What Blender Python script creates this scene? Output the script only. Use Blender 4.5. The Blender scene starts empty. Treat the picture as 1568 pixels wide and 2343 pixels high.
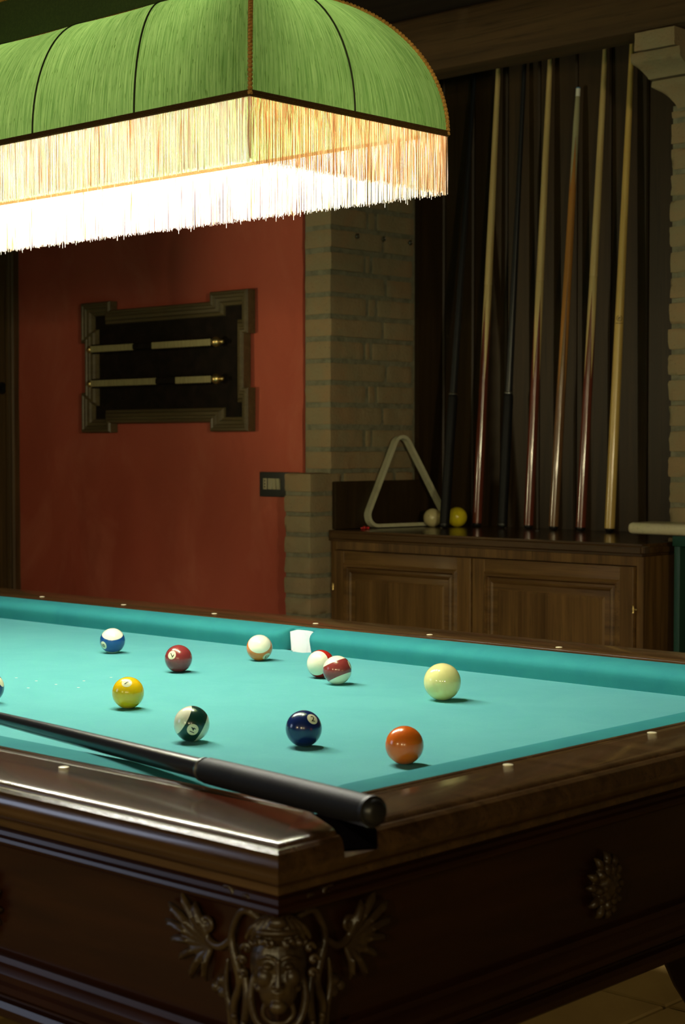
import bpy, bmesh, math, random
from mathutils import Vector, Matrix, noise
random.seed(7)
R = math.radians
H = 1.22                     # camera height above the floor; heights below are given relative to it
scene = bpy.context.scene
COL = scene.collection

# ---------------------------------------------------------------- materials
def new_mat(name):
    m = bpy.data.materials.new(name); m.use_nodes = True
    nt = m.node_tree; nt.nodes.clear()
    out = nt.nodes.new('ShaderNodeOutputMaterial')
    return m, nt, out
def principled(name, col, rough=.5, metal=0, spec=.5, bump=None, mix=None, coat=0, trans=0, coords='Object', emis=None):
    """mix: (colour2, scale(x,y,z), detail, lo, hi) noise-mixed colour; bump: (scale xyz, strength, distance)"""
    m, nt, out = new_mat(name)
    b = nt.nodes.new('ShaderNodeBsdfPrincipled'); nt.links.new(b.outputs[0], out.inputs[0])
    b.inputs['Base Color'].default_value = (*col, 1); b.inputs['Roughness'].default_value = rough
    b.inputs['Metallic'].default_value = metal; b.inputs['Specular IOR Level'].default_value = spec
    b.inputs['Coat Weight'].default_value = coat; b.inputs['Coat Roughness'].default_value = .12
    if emis: b.inputs['Emission Color'].default_value = (*emis[0], 1); b.inputs['Emission Strength'].default_value = emis[1]
    tc = nt.nodes.new('ShaderNodeTexCoord')
    def noise_node(sc, det=4, ro=.55, dist=0):
        mp = nt.nodes.new('ShaderNodeMapping'); mp.inputs['Scale'].default_value = sc
        nt.links.new(tc.outputs[coords], mp.inputs[0])
        n = nt.nodes.new('ShaderNodeTexNoise'); n.inputs['Scale'].default_value = 1
        n.inputs['Detail'].default_value = det; n.inputs['Roughness'].default_value = ro
        n.inputs['Distortion'].default_value = dist
        nt.links.new(mp.outputs[0], n.inputs[0]); return n
    if mix:
        prev = None
        for (c2, sc, det, lo, hi) in (mix if isinstance(mix, list) else [mix]):
            n = noise_node(sc, det, .6, .6)
            mr = nt.nodes.new('ShaderNodeMapRange'); mr.inputs[1].default_value = lo; mr.inputs[2].default_value = hi
            nt.links.new(n.outputs[0], mr.inputs[0])
            mx = nt.nodes.new('ShaderNodeMix'); mx.data_type = 'RGBA'
            nt.links.new(mr.outputs[0], mx.inputs[0])
            if prev is None: mx.inputs[6].default_value = (*col, 1)
            else: nt.links.new(prev, mx.inputs[6])
            mx.inputs[7].default_value = (*c2, 1); prev = mx.outputs[2]
        nt.links.new(prev, b.inputs['Base Color'])
    if bump:
        n = noise_node(bump[0], 6, .65)
        bp = nt.nodes.new('ShaderNodeBump'); bp.inputs['Strength'].default_value = bump[1]; bp.inputs['Distance'].default_value = bump[2]
        nt.links.new(n.outputs[0], bp.inputs['Height']); nt.links.new(bp.outputs[0], b.inputs['Normal'])
    return m
def wood(name, c1, c2, axis, rough=.35, coat=.0, k=1.0, bump=.15, spec=.3):
    """grain running along axis 0/1/2"""
    sc = [42*k]*3; sc[axis] = 2.2*k
    fine = [260*k]*3; fine[axis] = 7*k
    dark = tuple(c*.45 for c in c1)
    return principled(name, c1, rough, mix=[(c2, tuple(sc), 5, .35, .7), (dark, tuple(fine), 3, .56, .8)],
                      bump=(tuple(fine), bump, .002), coat=coat, spec=spec)

M = {}
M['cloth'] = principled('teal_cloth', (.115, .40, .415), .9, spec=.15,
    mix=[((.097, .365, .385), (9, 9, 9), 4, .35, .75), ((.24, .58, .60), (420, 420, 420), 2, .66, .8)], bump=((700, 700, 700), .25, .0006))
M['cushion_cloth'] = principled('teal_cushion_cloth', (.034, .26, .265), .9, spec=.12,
    mix=[((.026, .22, .245), (14, 14, 14), 4, .35, .75), ((.07, .35, .35), (380, 380, 380), 3, .64, .85)], bump=((500, 500, 500), .3, .0008))  # bed cloth darkened: the colour stands in for shade on the steep cushion faces
M['rail_x'] = wood('dark_polished_wood_long', (.050, .024, .008), (.105, .054, .019), 0, .20, .5, spec=.4)
M['body'] = principled('red_brown_varnished_wood', (.020, .0055, .0015), .34, spec=.35, coat=.08,
    mix=[((.034, .010, .0025), (3, 3, 30), 5, .4, .7)], bump=((6, 6, 120), .08, .001))
M['carving'] = principled('carved_wood', (.038, .022, .009), .36, mix=[((.085, .055, .018), (30, 30, 30), 4, .5, .8)], bump=((200, 200, 200), .2, .001))
M['cab_v'] = wood('cabinet_wood_vertical', (.085, .042, .012), (.19, .10, .03), 2, .42, .03, .8)
M['cab_h'] = wood('cabinet_wood_horizontal', (.085, .042, .012), (.19, .10, .03), 0, .38, .03, .8)
M['cab_top'] = wood('cabinet_top_wood', (.055, .027, .009), (.095, .05, .016), 0, .22, .3, .8)
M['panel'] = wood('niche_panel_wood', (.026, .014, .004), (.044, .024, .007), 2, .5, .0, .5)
M['beam'] = wood('old_beam_wood', (.060, .033, .012), (.10, .055, .020), 0, .8, 0, .6, .4)
M['ceiling'] = wood('ceiling_plank_wood', (.030, .016, .009), (.05, .028, .014), 0, .8, 0, .6)
M['door'] = wood('door_wood', (.075, .045, .018), (.15, .088, .033), 2, .5, .05, .7)
M['frame'] = wood('scoreboard_frame_wood', (.095, .070, .032), (.14, .105, .048), 0, .42, .1, 1.2)
M['slate'] = principled('scoreboard_panel_black', (.010, .007, .004), .8, spec=.15, mix=((.020, .012, .008), (20, 20, 20), 3, .4, .7))
M['strip'] = principled('scoring_strip_cream', (.42, .36, .17), .55, mix=((.30, .26, .12), (220, 20, 20), 3, .4, .7))
M['brass'] = principled('polished_brass', (.85, .64, .26), .34, metal=1)
M['bead'] = principled('pearl_sight', (.92, .84, .55), .3)
M['iron'] = principled('dull_iron', (.25, .25, .22), .4, metal=1)
M['plaster'] = principled('red_plaster', (.52, .115, .068), .85, spec=.25,
    mix=[((.42, .080, .045), (1.6, 1.6, 1.1), 6, .35, .7), ((.62, .18, .11), (4, 4, 2.6), 7, .52, .85), ((.32, .06, .035), (7, 7, 2.2), 5, .62, .95)],
    bump=((9, 9, 9), .25, .01))
M['plain_wall'] = principled('ochre_plaster', (.20, .15, .09), .9, bump=((8, 8, 8), .3, .01))
M['mortar'] = principled('lime_mortar', (.25, .235, .155), .95, mix=((.15, .14, .09), (30, 30, 30), 5, .4, .7), bump=((90, 90, 90), .8, .006))
def brick_mat(name, c, c2):
    return principled(name, c, .92, spec=.2, mix=[(c2, (7, 7, 9), 5, .4, .7), (tuple(v*.45 for v in c), (160, 160, 160), 4, .62, .8)], bump=((110, 110, 110), .7, .004))
M['brick'] = brick_mat('old_brick', (.29, .235, .135), (.34, .225, .12))
M['floor'] = principled('terracotta_floor_tile', (.36, .24, .075), .55, mix=[((.27, .17, .05), (2.5, 2.5, 2.5), 5, .4, .7)], bump=((12, 12, 12), .15, .004))
M['stone'] = principled('cream_stone', (.62, .56, .36), .35, mix=[((.42, .36, .20), (90, 90, 120), 6, .55, .75)], bump=((200, 200, 200), .1, .001))
M['green_metal'] = principled('dark_green_paint', (.012, .050, .030), .4)
M['black'] = principled('black_panel', (.004, .004, .004), .6)
M['plate'] = principled('dark_switch_plate', (.035, .038, .035), .4)
M['switch'] = principled('ivory_switch', (.42, .38, .24), .4)
M['hole'] = principled('socket_hole', (.004, .004, .004), .8)
M['white_plastic'] = principled('cream_plastic', (.60, .58, .40), .35, mix=((.50, .47, .30), (20, 20, 20), 4, .45, .7))
M['liner'] = principled('white_pocket_liner', (.80, .84, .84), .45, mix=((.62, .66, .68), (60, 60, 25), 4, .5, .75))
M['dark_leather'] = principled('dark_pocket_leather', (.0015, .001, .001), 1, spec=.0)
M['black_cue'] = principled('black_cue_lacquer', (.012, .013, .016), .30, coat=.3)
M['grip'] = principled('black_rubber_grip', (.008, .008, .009), .55, spec=.22, bump=((90, 90, 400), .35, .001))
M['rubber'] = principled('black_rubber_bumper', (.010, .010, .010), .35, spec=.5)
M['steel'] = principled('steel_ring', (.42, .44, .44), .3, metal=1)
M['iron_dark'] = principled('dark_ring', (.06, .06, .06), .5, metal=1)
M['ferrule'] = principled('white_ferrule', (.75, .75, .66), .4)
M['tip'] = principled('blue_chalked_tip', (.08, .22, .42), .8)
M['maple'] = principled('maple_shaft', (.58, .44, .19), .28, coat=.4, mix=((.45, .32, .12), (60, 60, 3), 4, .4, .7))
M['maple_plain'] = principled('pale_maple_stick', (.62, .43, .13), .28, coat=.4, mix=((.50, .33, .09), (60, 60, 3), 4, .4, .7))
M['ink'] = principled('black_ink', (.02, .015, .01), .6)
M['ball_white'] = principled('ivory_ball', (.86, .82, .52), .10, coat=.5, mix=((.80, .75, .45), (50, 50, 50), 3, .5, .8))
M['cue_ball'] = principled('cream_cue_ball', (.84, .78, .33), .12, coat=.5, mix=((.80, .72, .29), (40, 40, 40), 3, .5, .8))
M['spot'] = principled('number_spot_ivory', (.88, .84, .56), .12, coat=.4)
M['numeral'] = principled('numeral_black', (.015, .015, .012), .3)
M['yellow_old'] = principled('yellow_lacquer', (.80, .66, .02), .12, coat=.5)
M['speckled'] = principled('speckled_ivory', (.66, .58, .30), .15, coat=.4, mix=((.30, .22, .08), (110, 110, 110), 2, .68, .74))
M['red_plastic'] = principled('red_plastic', (.55, .02, .02), .3)
M['chalk_white'] = principled('white_chalk', (.72, .70, .60), .8)
M['braid_gold'] = principled('gold_braid', (.55, .28, .055), .7, bump=((500, 500, 500), .5, .002), mix=((.25, .12, .02), (300, 300, 300), 2, .4, .7))
M['braid_dark'] = principled('brown_braid', (.06, .032, .008), .9, spec=.1, bump=((60, 60, 900), .6, .002), mix=((.12, .07, .016), (700, 700, 700), 2, .5, .7))
M['braid_gold2'] = M['braid_gold']

def splice_mat(name, wood_c, butt_c, z0, h, accents=None):
    """turned cue butt: dark stain below, pale maple rising in four long points; local Z runs up the cue"""
    m, nt, out = new_mat(name)
    b = nt.nodes.new('ShaderNodeBsdfPrincipled'); nt.links.new(b.outputs[0], out.inputs[0])
    b.inputs['Roughness'].default_value = .2; b.inputs['Coat Weight'].default_value = .6; b.inputs['Coat Roughness'].default_value = .08
    tc = nt.nodes.new('ShaderNodeTexCoord'); sp = nt.nodes.new('ShaderNodeSeparateXYZ'); nt.links.new(tc.outputs['Object'], sp.inputs[0])
    def mth(op, a, b2=None):
        n = nt.nodes.new('ShaderNodeMath'); n.operation = op
        for i, v in enumerate((a, b2)):
            if v is None: continue
            if isinstance(v, (int, float)): n.inputs[i].default_value = v
            else: nt.links.new(v, n.inputs[i])
        return n.outputs[0]
    ang = mth('ARCTAN2', sp.outputs[1], sp.outputs[0])
    tri = mth('PINGPONG', mth('ADD', mth('DIVIDE', ang, math.pi/2), 4.4), .5)      # 0..0.5
    lim = mth('ADD', mth('MULTIPLY', tri, 2*h), z0)
    fac = mth('GREATER_THAN', sp.outputs[2], lim)
    mp = nt.nodes.new('ShaderNodeMapping'); mp.inputs['Scale'].default_value = (120, 120, 6); nt.links.new(tc.outputs['Object'], mp.inputs[0])
    nz = nt.nodes.new('ShaderNodeTexNoise'); nz.inputs['Scale'].default_value = 1; nt.links.new(mp.outputs[0], nz.inputs[0])
    def two(c):
        x = nt.nodes.new('ShaderNodeMix'); x.data_type = 'RGBA'; nt.links.new(nz.outputs[0], x.inputs[0])
        x.inputs[6].default_value = (*[v*1.25 for v in c], 1); x.inputs[7].default_value = (*[v*.7 for v in c], 1); return x.outputs[2]
    dark = two(butt_c)
    if accents:
        for (dz, ac) in accents:
            f2 = mth('GREATER_THAN', sp.outputs[2], mth('SUBTRACT', lim, dz))
            x = nt.nodes.new('ShaderNodeMix'); x.data_type = 'RGBA'; nt.links.new(f2, x.inputs[0]); nt.links.new(dark, x.inputs[6]); x.inputs[7].default_value = (*ac, 1); dark = x.outputs[2]
    x = nt.nodes.new('ShaderNodeMix'); x.data_type = 'RGBA'; nt.links.new(fac, x.inputs[0]); nt.links.new(dark, x.inputs[6]); nt.links.new(two(wood_c), x.inputs[7])
    nt.links.new(x.outputs[2], b.inputs['Base Color'])
    return m
M['splice'] = splice_mat('spliced_burgundy_butt', (.58, .44, .19), (.14, .030, .016), .44, .26)
M['splice_orange'] = splice_mat('spliced_orange_butt', (.42, .19, .045), (.17, .085, .035), .40, .34)
M['splice_top'] = splice_mat('green_red_point_shaft', (.36, .34, .20), (.42, .19, .045), 1.00, .16, [(.012, (.30, .02, .01)), (.004, (.02, .10, .05))])

def ball_mat(name, col, stripe=False, half=.50):
    m, nt, out = new_mat(name)
    b = nt.nodes.new('ShaderNodeBsdfPrincipled'); nt.links.new(b.outputs[0], out.inputs[0])
    b.inputs['Roughness'].default_value = .22; b.inputs['Coat Weight'].default_value = .6; b.inputs['Coat Roughness'].default_value = .06
    tc = nt.nodes.new('ShaderNodeTexCoord'); sp = nt.nodes.new('ShaderNodeSeparateXYZ'); nt.links.new(tc.outputs['Object'], sp.inputs[0])
    ab = nt.nodes.new('ShaderNodeMath'); ab.operation = 'ABSOLUTE'; nt.links.new(sp.outputs[2], ab.inputs[0])
    mr = nt.nodes.new('ShaderNodeMapRange'); mr.inputs[1].default_value = .0254*half-.0001; mr.inputs[2].default_value = .0254*half+.0001
    if not stripe: mr.inputs[1].default_value = 1; mr.inputs[2].default_value = 2
    nt.links.new(ab.outputs[0], mr.inputs[0])
    x = nt.nodes.new('ShaderNodeMix'); x.data_type = 'RGBA'; nt.links.new(mr.outputs[0], x.inputs[0])
    x.inputs[6].default_value = (*col, 1); x.inputs[7].default_value = (.92, .90, .68, 1)
    nt.links.new(x.outputs[2], b.inputs['Base Color'])
    return m

def shade_fabric():
    m, nt, out = new_mat('green_slub_silk')
    tc = nt.nodes.new('ShaderNodeTexCoord')
    def nz(sx, sy, det, dist=.3):
        mp = nt.nodes.new('ShaderNodeMapping'); mp.inputs['Scale'].default_value = (sx, sy, 1); nt.links.new(tc.outputs['UV'], mp.inputs[0])
        n = nt.nodes.new('ShaderNodeTexNoise'); n.inputs['Scale'].default_value = 1; n.inputs['Detail'].default_value = det
        n.inputs['Distortion'].default_value = dist; nt.links.new(mp.outputs[0], n.inputs[0]); return n.outputs[0]
    def rng(a, lo, hi, o0=0, o1=1):
        r = nt.nodes.new('ShaderNodeMapRange'); nt.links.new(a, r.inputs[0])
        for i, v in zip((1, 2, 3, 4), (lo, hi, o0, o1)): r.inputs[i].default_value = v
        return r.outputs[0]
    def mixc(f, a, b2):
        x = nt.nodes.new('ShaderNodeMix'); x.data_type = 'RGBA'; nt.links.new(f, x.inputs[0])
        for i, v in ((6, a), (7, b2)):
            if isinstance(v, tuple): x.inputs[i].default_value = (*v, 1)
            else: nt.links.new(v, x.inputs[i])
        return x.outputs[2]
    base = mixc(rng(nz(330, 14, 3), .3, .7), (.060, .125, .024), (.155, .245, .066))
    base = mixc(rng(nz(900, 30, 2), .60, .72), base, (.035, .075, .008))
    base = mixc(rng(nz(560, 60, 1), .66, .74), base, (.03, .07, .006))
    tr = nt.nodes.new('ShaderNodeBsdfTranslucent'); nt.links.new(base, tr.inputs[0])
    df = nt.nodes.new('ShaderNodeBsdfDiffuse'); nt.links.new(base, df.inputs[0])
    gl = nt.nodes.new('ShaderNodeBsdfGlossy'); gl.inputs['Roughness'].default_value = .45; gl.inputs[0].default_value = (.6, .7, .5, 1)
    a = nt.nodes.new('ShaderNodeMixShader'); a.inputs[0].default_value = SHADE_TRANS
    nt.links.new(df.outputs[0], a.inputs[1]); nt.links.new(tr.outputs[0], a.inputs[2])
    c = nt.nodes.new('ShaderNodeMixShader'); c.inputs[0].default_value = .05
    nt.links.new(a.outputs[0], c.inputs[1]); nt.links.new(gl.outputs[0], c.inputs[2])
    bp = nt.nodes.new('ShaderNodeBump'); bp.inputs['Strength'].default_value = .3; bp.inputs['Distance'].default_value = .001
    nt.links.new(nz(500, 18, 3), bp.inputs['Height'])
    for n in (df, gl): nt.links.new(bp.outputs[0], n.inputs['Normal'])
    nt.links.new(c.outputs[0], out.inputs[0]); return m
SHADE_TRANS = .11
M['shade'] = shade_fabric()
def fringe_mat(c1, c2, lo, hi):
    m, nt, out = new_mat('cream_fringe_thread')
    tr = nt.nodes.new('ShaderNodeBsdfTranslucent'); df = nt.nodes.new('ShaderNodeBsdfDiffuse')
    tc = nt.nodes.new('ShaderNodeTexCoord'); mp = nt.nodes.new('ShaderNodeMapping'); mp.inputs['Scale'].default_value = (330, 330, 9); nt.links.new(tc.outputs['Object'], mp.inputs[0])
    n = nt.nodes.new('ShaderNodeTexNoise'); n.inputs['Scale'].default_value = 1; n.inputs['Detail'].default_value = 2; nt.links.new(mp.outputs[0], n.inputs[0])
    mr = nt.nodes.new('ShaderNodeMapRange'); mr.inputs[1].default_value = lo; mr.inputs[2].default_value = hi; nt.links.new(n.outputs[0], mr.inputs[0])
    x = nt.nodes.new('ShaderNodeMix'); x.data_type = 'RGBA'; nt.links.new(mr.outputs[0], x.inputs[0]); x.inputs[6].default_value = (*c1, 1); x.inputs[7].default_value = (*c2, 1)
    nt.links.new(x.outputs[2], tr.inputs[0]); nt.links.new(x.outputs[2], df.inputs[0])
    a = nt.nodes.new('ShaderNodeMixShader'); a.inputs[0].default_value = .5
    nt.links.new(df.outputs[0], a.inputs[1]); nt.links.new(tr.outputs[0], a.inputs[2]); nt.links.new(a.outputs[0], out.inputs[0]); return m
M['fringe'] = fringe_mat((.98, .92, .82), (.62, .30, .09), .55, .70)
M['fringe_end'] = fringe_mat((.80, .58, .34), (.42, .19, .04), .42, .66)  # same thread, coloured darker and more orange for the weaker light at the ends
M['shade_gallery'] = principled('dark_green_gallery_cloth', (.035, .055, .012), .9, mix=((.05, .075, .015), (200, 200, 200), 2, .4, .7))
M['shade_rib'] = principled('dark_rib_cord', (.02, .03, .008), .8)
BULB = 560
M['bulb'] = principled('lit_bulb_glass', (1, 1, 1), .3, emis=((1.0, .94, .85), BULB))

# ---------------------------------------------------------------- mesh helpers
def V(*a): return Vector(a)
def W(x, y, z): return Vector((x, y, z + H))        # z relative to the camera height
def box(bm, x0, x1, y0, y1, z0, z1):
    vs = [bm.verts.new((x, y, z)) for x in (x0, x1) for y in (y0, y1) for z in (z0, z1)]
    for f in ((0,1,3,2),(4,6,7,5),(0,4,5,1),(2,3,7,6),(0,2,6,4),(1,5,7,3)): bm.faces.new([vs[i] for i in f])
    return vs
def bevel_all(bm, w, seg=2):
    bmesh.ops.bevel(bm, geom=list(bm.edges), offset=w, segments=seg, affect='EDGES', profile=.6)
def obj(name, bm, mat, parent=None, smooth=35, local=False):
    bmesh.ops.recalc_face_normals(bm, faces=bm.faces)
    me = bpy.data.meshes.new(name); bm.to_mesh(me); bm.free()
    me.materials.append(M[mat] if isinstance(mat, str) else mat)
    if smooth:
        me.polygons.foreach_set('use_smooth', [True]*len(me.polygons))
        me.set_sharp_from_angle(angle=R(smooth))
    o = bpy.data.objects.new(name, me); COL.objects.link(o)
    if parent is not None:
        o.parent = parent
        if not local: o.matrix_parent_inverse = world_of(parent).inverted()
    return o
WM = {}
def world_of(o):
    m = o.matrix_basis.copy()
    if o.parent is not None: m = world_of(o.parent) @ o.matrix_parent_inverse @ m
    return m
def tag(o, label, cat, group=None):
    o['label'] = label; o['category'] = cat
    if group: o['group'] = group
    return o
def thing(name, label, cat, loc, group=None):
    o = bpy.data.objects.new(name, None); COL.objects.link(o); o.location = loc; o.empty_display_size = .05
    return tag(o, label, cat, group)
def struct(o): o['kind'] = 'structure'; return o
def lathe(bm, prof, seg=32, axis=None, org=(0, 0, 0)):
    """prof (r,z) along local z, placed with matrix"""
    mt = Matrix.Translation(org) @ (axis if axis else Matrix.Identity(4))
    rings = []
    for r, z in prof:
        if r < 1e-6: rings.append([bm.verts.new(mt @ V(0, 0, z))])
        else: rings.append([bm.verts.new(mt @ V(r*math.cos(2*math.pi*i/seg), r*math.sin(2*math.pi*i/seg), z)) for i in range(seg)])
    for a, b in zip(rings, rings[1:]):
        for i in range(seg):
            j = (i+1) % seg
            if len(a) == 1 and len(b) == 1: continue
            if len(a) == 1: bm.faces.new((a[0], b[i], b[j]))
            elif len(b) == 1: bm.faces.new((a[i], a[j], b[0]))
            else: bm.faces.new((a[i], a[j], b[j], b[i]))
    for rg, flip in ((rings[0], 1), (rings[-1], 0)):
        if len(rg) > 1: bm.faces.new(rg[::-1] if flip else rg)
def tube(bm, pts, rad, seg=8, caps=True):
    pts = [Vector(p) for p in pts]; n = len(pts)
    rads = rad if isinstance(rad, (list, tuple)) else [rad]*n
    rings = []; up = None
    for i, p in enumerate(pts):
        d = (pts[min(i+1, n-1)] - pts[max(i-1, 0)]).normalized()
        if up is None: up = d.orthogonal().normalized()
        s = (up - d*up.dot(d))
        s = s.normalized() if s.length > 1e-6 else d.orthogonal().normalized()
        up = s; t = d.cross(s)
        rings.append([bm.verts.new(p + rads[i]*(math.cos(2*math.pi*k/seg)*s + math.sin(2*math.pi*k/seg)*t)) for k in range(seg)])
    for a, b in zip(rings, rings[1:]):
        for k in range(seg): bm.faces.new((a[k], a[(k+1) % seg], b[(k+1) % seg], b[k]))
    if caps: bm.faces.new(rings[0][::-1]); bm.faces.new(rings[-1])
def ball(bm, c, r, scale=(1, 1, 1), rot=None, u=16, v=10):
    m = Matrix.Translation(c) @ (rot.to_4x4() if rot else Matrix.Identity(4)) @ Matrix.Diagonal((r*scale[0], r*scale[1], r*scale[2], 1))
    bmesh.ops.create_uvsphere(bm, u_segments=u, v_segments=v, radius=1, matrix=m)
def B(): return bmesh.new()
def simple_box(name, mat, x0, x1, y0, y1, z0, z1, parent=None, bev=0, seg=2, **k):
    bm = B(); box(bm, x0, x1, y0, y1, z0+H, z1+H)
    if bev: bevel_all(bm, bev, seg)
    return obj(name, bm, mat, parent, **k)

# ---------------------------------------------------------------- room shell
RED_Y = 3.706; XP = -3.50; NICHE_Y = 4.22; CEIL = 1.235
bm = B()
n = 90; m_ = 80; x0, x1, z0, z1 = -5.02, -3.612, -1.22, CEIL
grid = [[bm.verts.new((x0+(x1-x0)*i/n + (.0035*noise.noise(V(1, j*.5, 0)) + .002*noise.noise(V(1, j*.9, 5)) if i == n else 0),
        RED_Y + .004*noise.noise(V(i*.12, 3, j*.12)), H+z0+(z1-z0)*j/m_)) for i in range(n+1)] for j in range(m_+1)]
for j in range(m_):
    for i in range(n): bm.faces.new((grid[j][i], grid[j][i+1], grid[j+1][i+1], grid[j+1][i]))
back = [[bm.verts.new((v.co.x, RED_Y+.10, v.co.z)) for v in row] for row in (grid[0], grid[-1])]
bm.faces.new((grid[0][0], grid[0][n], back[0][n], back[0][0])); bm.faces.new((grid[m_][0], grid[m_][n], back[1][n], back[1][0]))
for i in (0, n): bm.faces.new([grid[j][i] for j in range(m_+1)] + [back[1][i], back[0][i]])
bm.faces.new((back[0][0], back[0][n], back[1][n], back[1][0]))
struct(obj('wall_back', bm, 'plaster'))
struct(simple_box('wall_back_left', 'plain_wall', -7.0, -5.95, RED_Y, RED_Y+.1, -1.22, CEIL))
struct(simple_box('wall_over_door', 'plain_wall', -5.95, -5.02, RED_Y+.01, RED_Y+.1, 1.0, CEIL))
struct(simple_box('wall_left', 'plain_wall', -7.1, -7.0, -1.5, 4.6, -1.22, CEIL))
struct(simple_box('wall_right', 'plain_wall', 1.8, 1.9, -1.5, 4.6, -1.22, CEIL))
struct(simple_box('wall_back_right', 'plain_wall', -2.18, 1.8, 4.02, 4.12, -1.22, CEIL))
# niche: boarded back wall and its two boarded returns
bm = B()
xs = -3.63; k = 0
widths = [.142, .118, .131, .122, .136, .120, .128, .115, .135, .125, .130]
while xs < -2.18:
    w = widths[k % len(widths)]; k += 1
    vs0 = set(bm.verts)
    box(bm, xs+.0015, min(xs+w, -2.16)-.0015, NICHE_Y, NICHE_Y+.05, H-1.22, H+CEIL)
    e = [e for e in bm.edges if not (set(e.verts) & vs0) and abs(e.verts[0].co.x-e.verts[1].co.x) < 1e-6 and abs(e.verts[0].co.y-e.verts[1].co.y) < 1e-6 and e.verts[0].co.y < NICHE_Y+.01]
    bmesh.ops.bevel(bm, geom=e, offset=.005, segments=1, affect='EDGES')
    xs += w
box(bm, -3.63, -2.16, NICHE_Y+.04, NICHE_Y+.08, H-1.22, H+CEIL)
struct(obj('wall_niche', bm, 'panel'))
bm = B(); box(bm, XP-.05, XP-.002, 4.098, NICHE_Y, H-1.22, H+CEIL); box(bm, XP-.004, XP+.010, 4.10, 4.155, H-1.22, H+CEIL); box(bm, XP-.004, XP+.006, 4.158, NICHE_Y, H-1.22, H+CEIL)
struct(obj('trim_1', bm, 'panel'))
bm = B(); box(bm, -8, 3, -2, 5, H-1.30, H-1.234)
struct(obj('floor_slab', bm, 'mortar'))
# tiles are a pattern of the floor: one mesh
bm = B(); s = .333
vx = -7.0
for i in range(27):
    for j in range(19):
        ax, ay = -7.0+i*s, -1.5+j*s+.028
        zz = H-1.22+random.uniform(-.0008, .0008)
        box(bm, ax+.005, ax+s-.005, ay+.005, ay+s-.005, H-1.236, zz)
bmesh.ops.bevel(bm, geom=[e for e in bm.edges if min(v.co.z for v in e.verts) > H-1.225], offset=.004, segments=1, affect='EDGES')
fl = struct(obj('floor', bm, 'floor'))
struct(simple_box('ceiling', 'ceiling', -7.1, 1.9, -1.5, 4.6, CEIL, CEIL+.08))
# door at the far left
bm = B()
prof = [(0, 0), (0, .022), (.006, .028), (.014, .028), (.018, .020), (.024, .018), (.030, .024), (.040, .026), (.050, .018), (.056, .014), (.062, .014), (.062, 0)]
lo = [bm.verts.new((-5.02-a, RED_Y-b, H-1.22)) for a, b in prof]; hi = [bm.verts.new((-5.02-a, RED_Y-b, H+1.03)) for a, b in prof]
for i in range(len(prof)-1): bm.faces.new((lo[i], lo[i+1], hi[i+1], hi[i]))
bm.faces.new(lo); bm.faces.new(hi[::-1])
struct(obj('trim_2', bm, 'door'))
dr = struct(simple_box('door_1', 'door', -5.95, -5.082, RED_Y+.0, RED_Y+.045, -1.22, 1.0, bev=.003))
bm = B(); box(bm, -5.26, -5.16, RED_Y-.014, RED_Y+.002, H-1.15, H+.93); bevel_all(bm, .004, 2)
obj('stile', bm, 'door', dr)
bm = B(); tube(bm, [W(-5.118, RED_Y, .205), W(-5.118, RED_Y-.035, .205), W(-5.13, RED_Y-.042, .205), W(-5.23, RED_Y-.042, .205)], .008, 10)
lathe(bm, [(.022, 0), (.022, .004), (.010, .006)], 20, Matrix.Rotation(R(90), 4, 'X'), W(-5.118, RED_Y, .205))
obj('door_handle', bm, 'rubber', dr)

# ---------------------------------------------------------------- brick pillars
def brick(bm, x0, x1, y0, y1, z0, z1, amp=.0022, nx=None, seed=None):
    seed = random.uniform(0, 100) if seed is None else seed
    L = (x1-x0, y1-y0, z1-z0); nn = [max(2, int(round(l/.012))) for l in L]
    c = V((x0+x1)/2, (y0+y1)/2, (z0+z1)/2); vmap = {}
    rr = .0065
    def vert(i, j, k):
        key = (i, j, k)
        if key in vmap: return vmap[key]
        p = V(x0+L[0]*i/nn[0], y0+L[1]*j/nn[1], z0+L[2]*k/nn[2])
        q = V(*[max(min(p[a], c[a]+L[a]/2-rr), c[a]-L[a]/2+rr) for a in range(3)])
        d = p-q
        if d.length > 1e-9: p = q + d.normalized()*rr
        nr = (p-c).normalized()
        nz = noise.noise(p*22+V(seed, 0, 0)) + .6*noise.noise(p*70+V(0, seed, 0))
        p = p + nr*amp*nz*1.5
        vmap[key] = bm.verts.new(p); return vmap[key]
    for ax in range(3):
        a, b = [t for t in range(3) if t != ax]
        for side in (0, nn[ax]):
            for i in range(nn[a]):
                for j in range(nn[b]):
                    ks = []
                    for (di, dj) in ((0, 0), (1, 0), (1, 1), (0, 1)):
                        kk = [0, 0, 0]; kk[ax] = side; kk[a] = i+di; kk[b] = j+dj; ks.append(vert(*kk))
                    bm.faces.new(ks)
def J(a=.0025): return random.uniform(-a, a)

pl = thing('brick_pillar', 'brick pillar with a stepped base between the red wall and the cue niche', 'pillar', W(-3.55, 3.9, -1.22))
bm = B(); bm2 = B()
# upper shaft: header face towards the room, long face into the niche
box(bm2, -3.6085, XP-.0055, RED_Y+.0085, 4.098, H-.09, H+CEIL)
sp = .0655; z = -.011 - sp*1; k = 0
while z < CEIL-.02:
    zt = min(z+sp, CEIL); g = .0058
    jit = J(.002)
    if k % 2: ys = [RED_Y+.004, 3.862, 3.893, 4.092] if k % 4 == 1 else [RED_Y+.004, 3.875, 3.915, 4.097]
    else: ys = [RED_Y+.004, 3.96, 4.088] if k % 4 == 0 else [RED_Y+.004, 3.945, 4.094]
    for a, b in zip(ys, ys[1:]):
        brick(bm, -3.608, XP+J(.003), a+g*(a != ys[0]), b-g, H+z+g+jit*.4, H+zt-g+jit*.4)
    z += sp; k += 1
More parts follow.
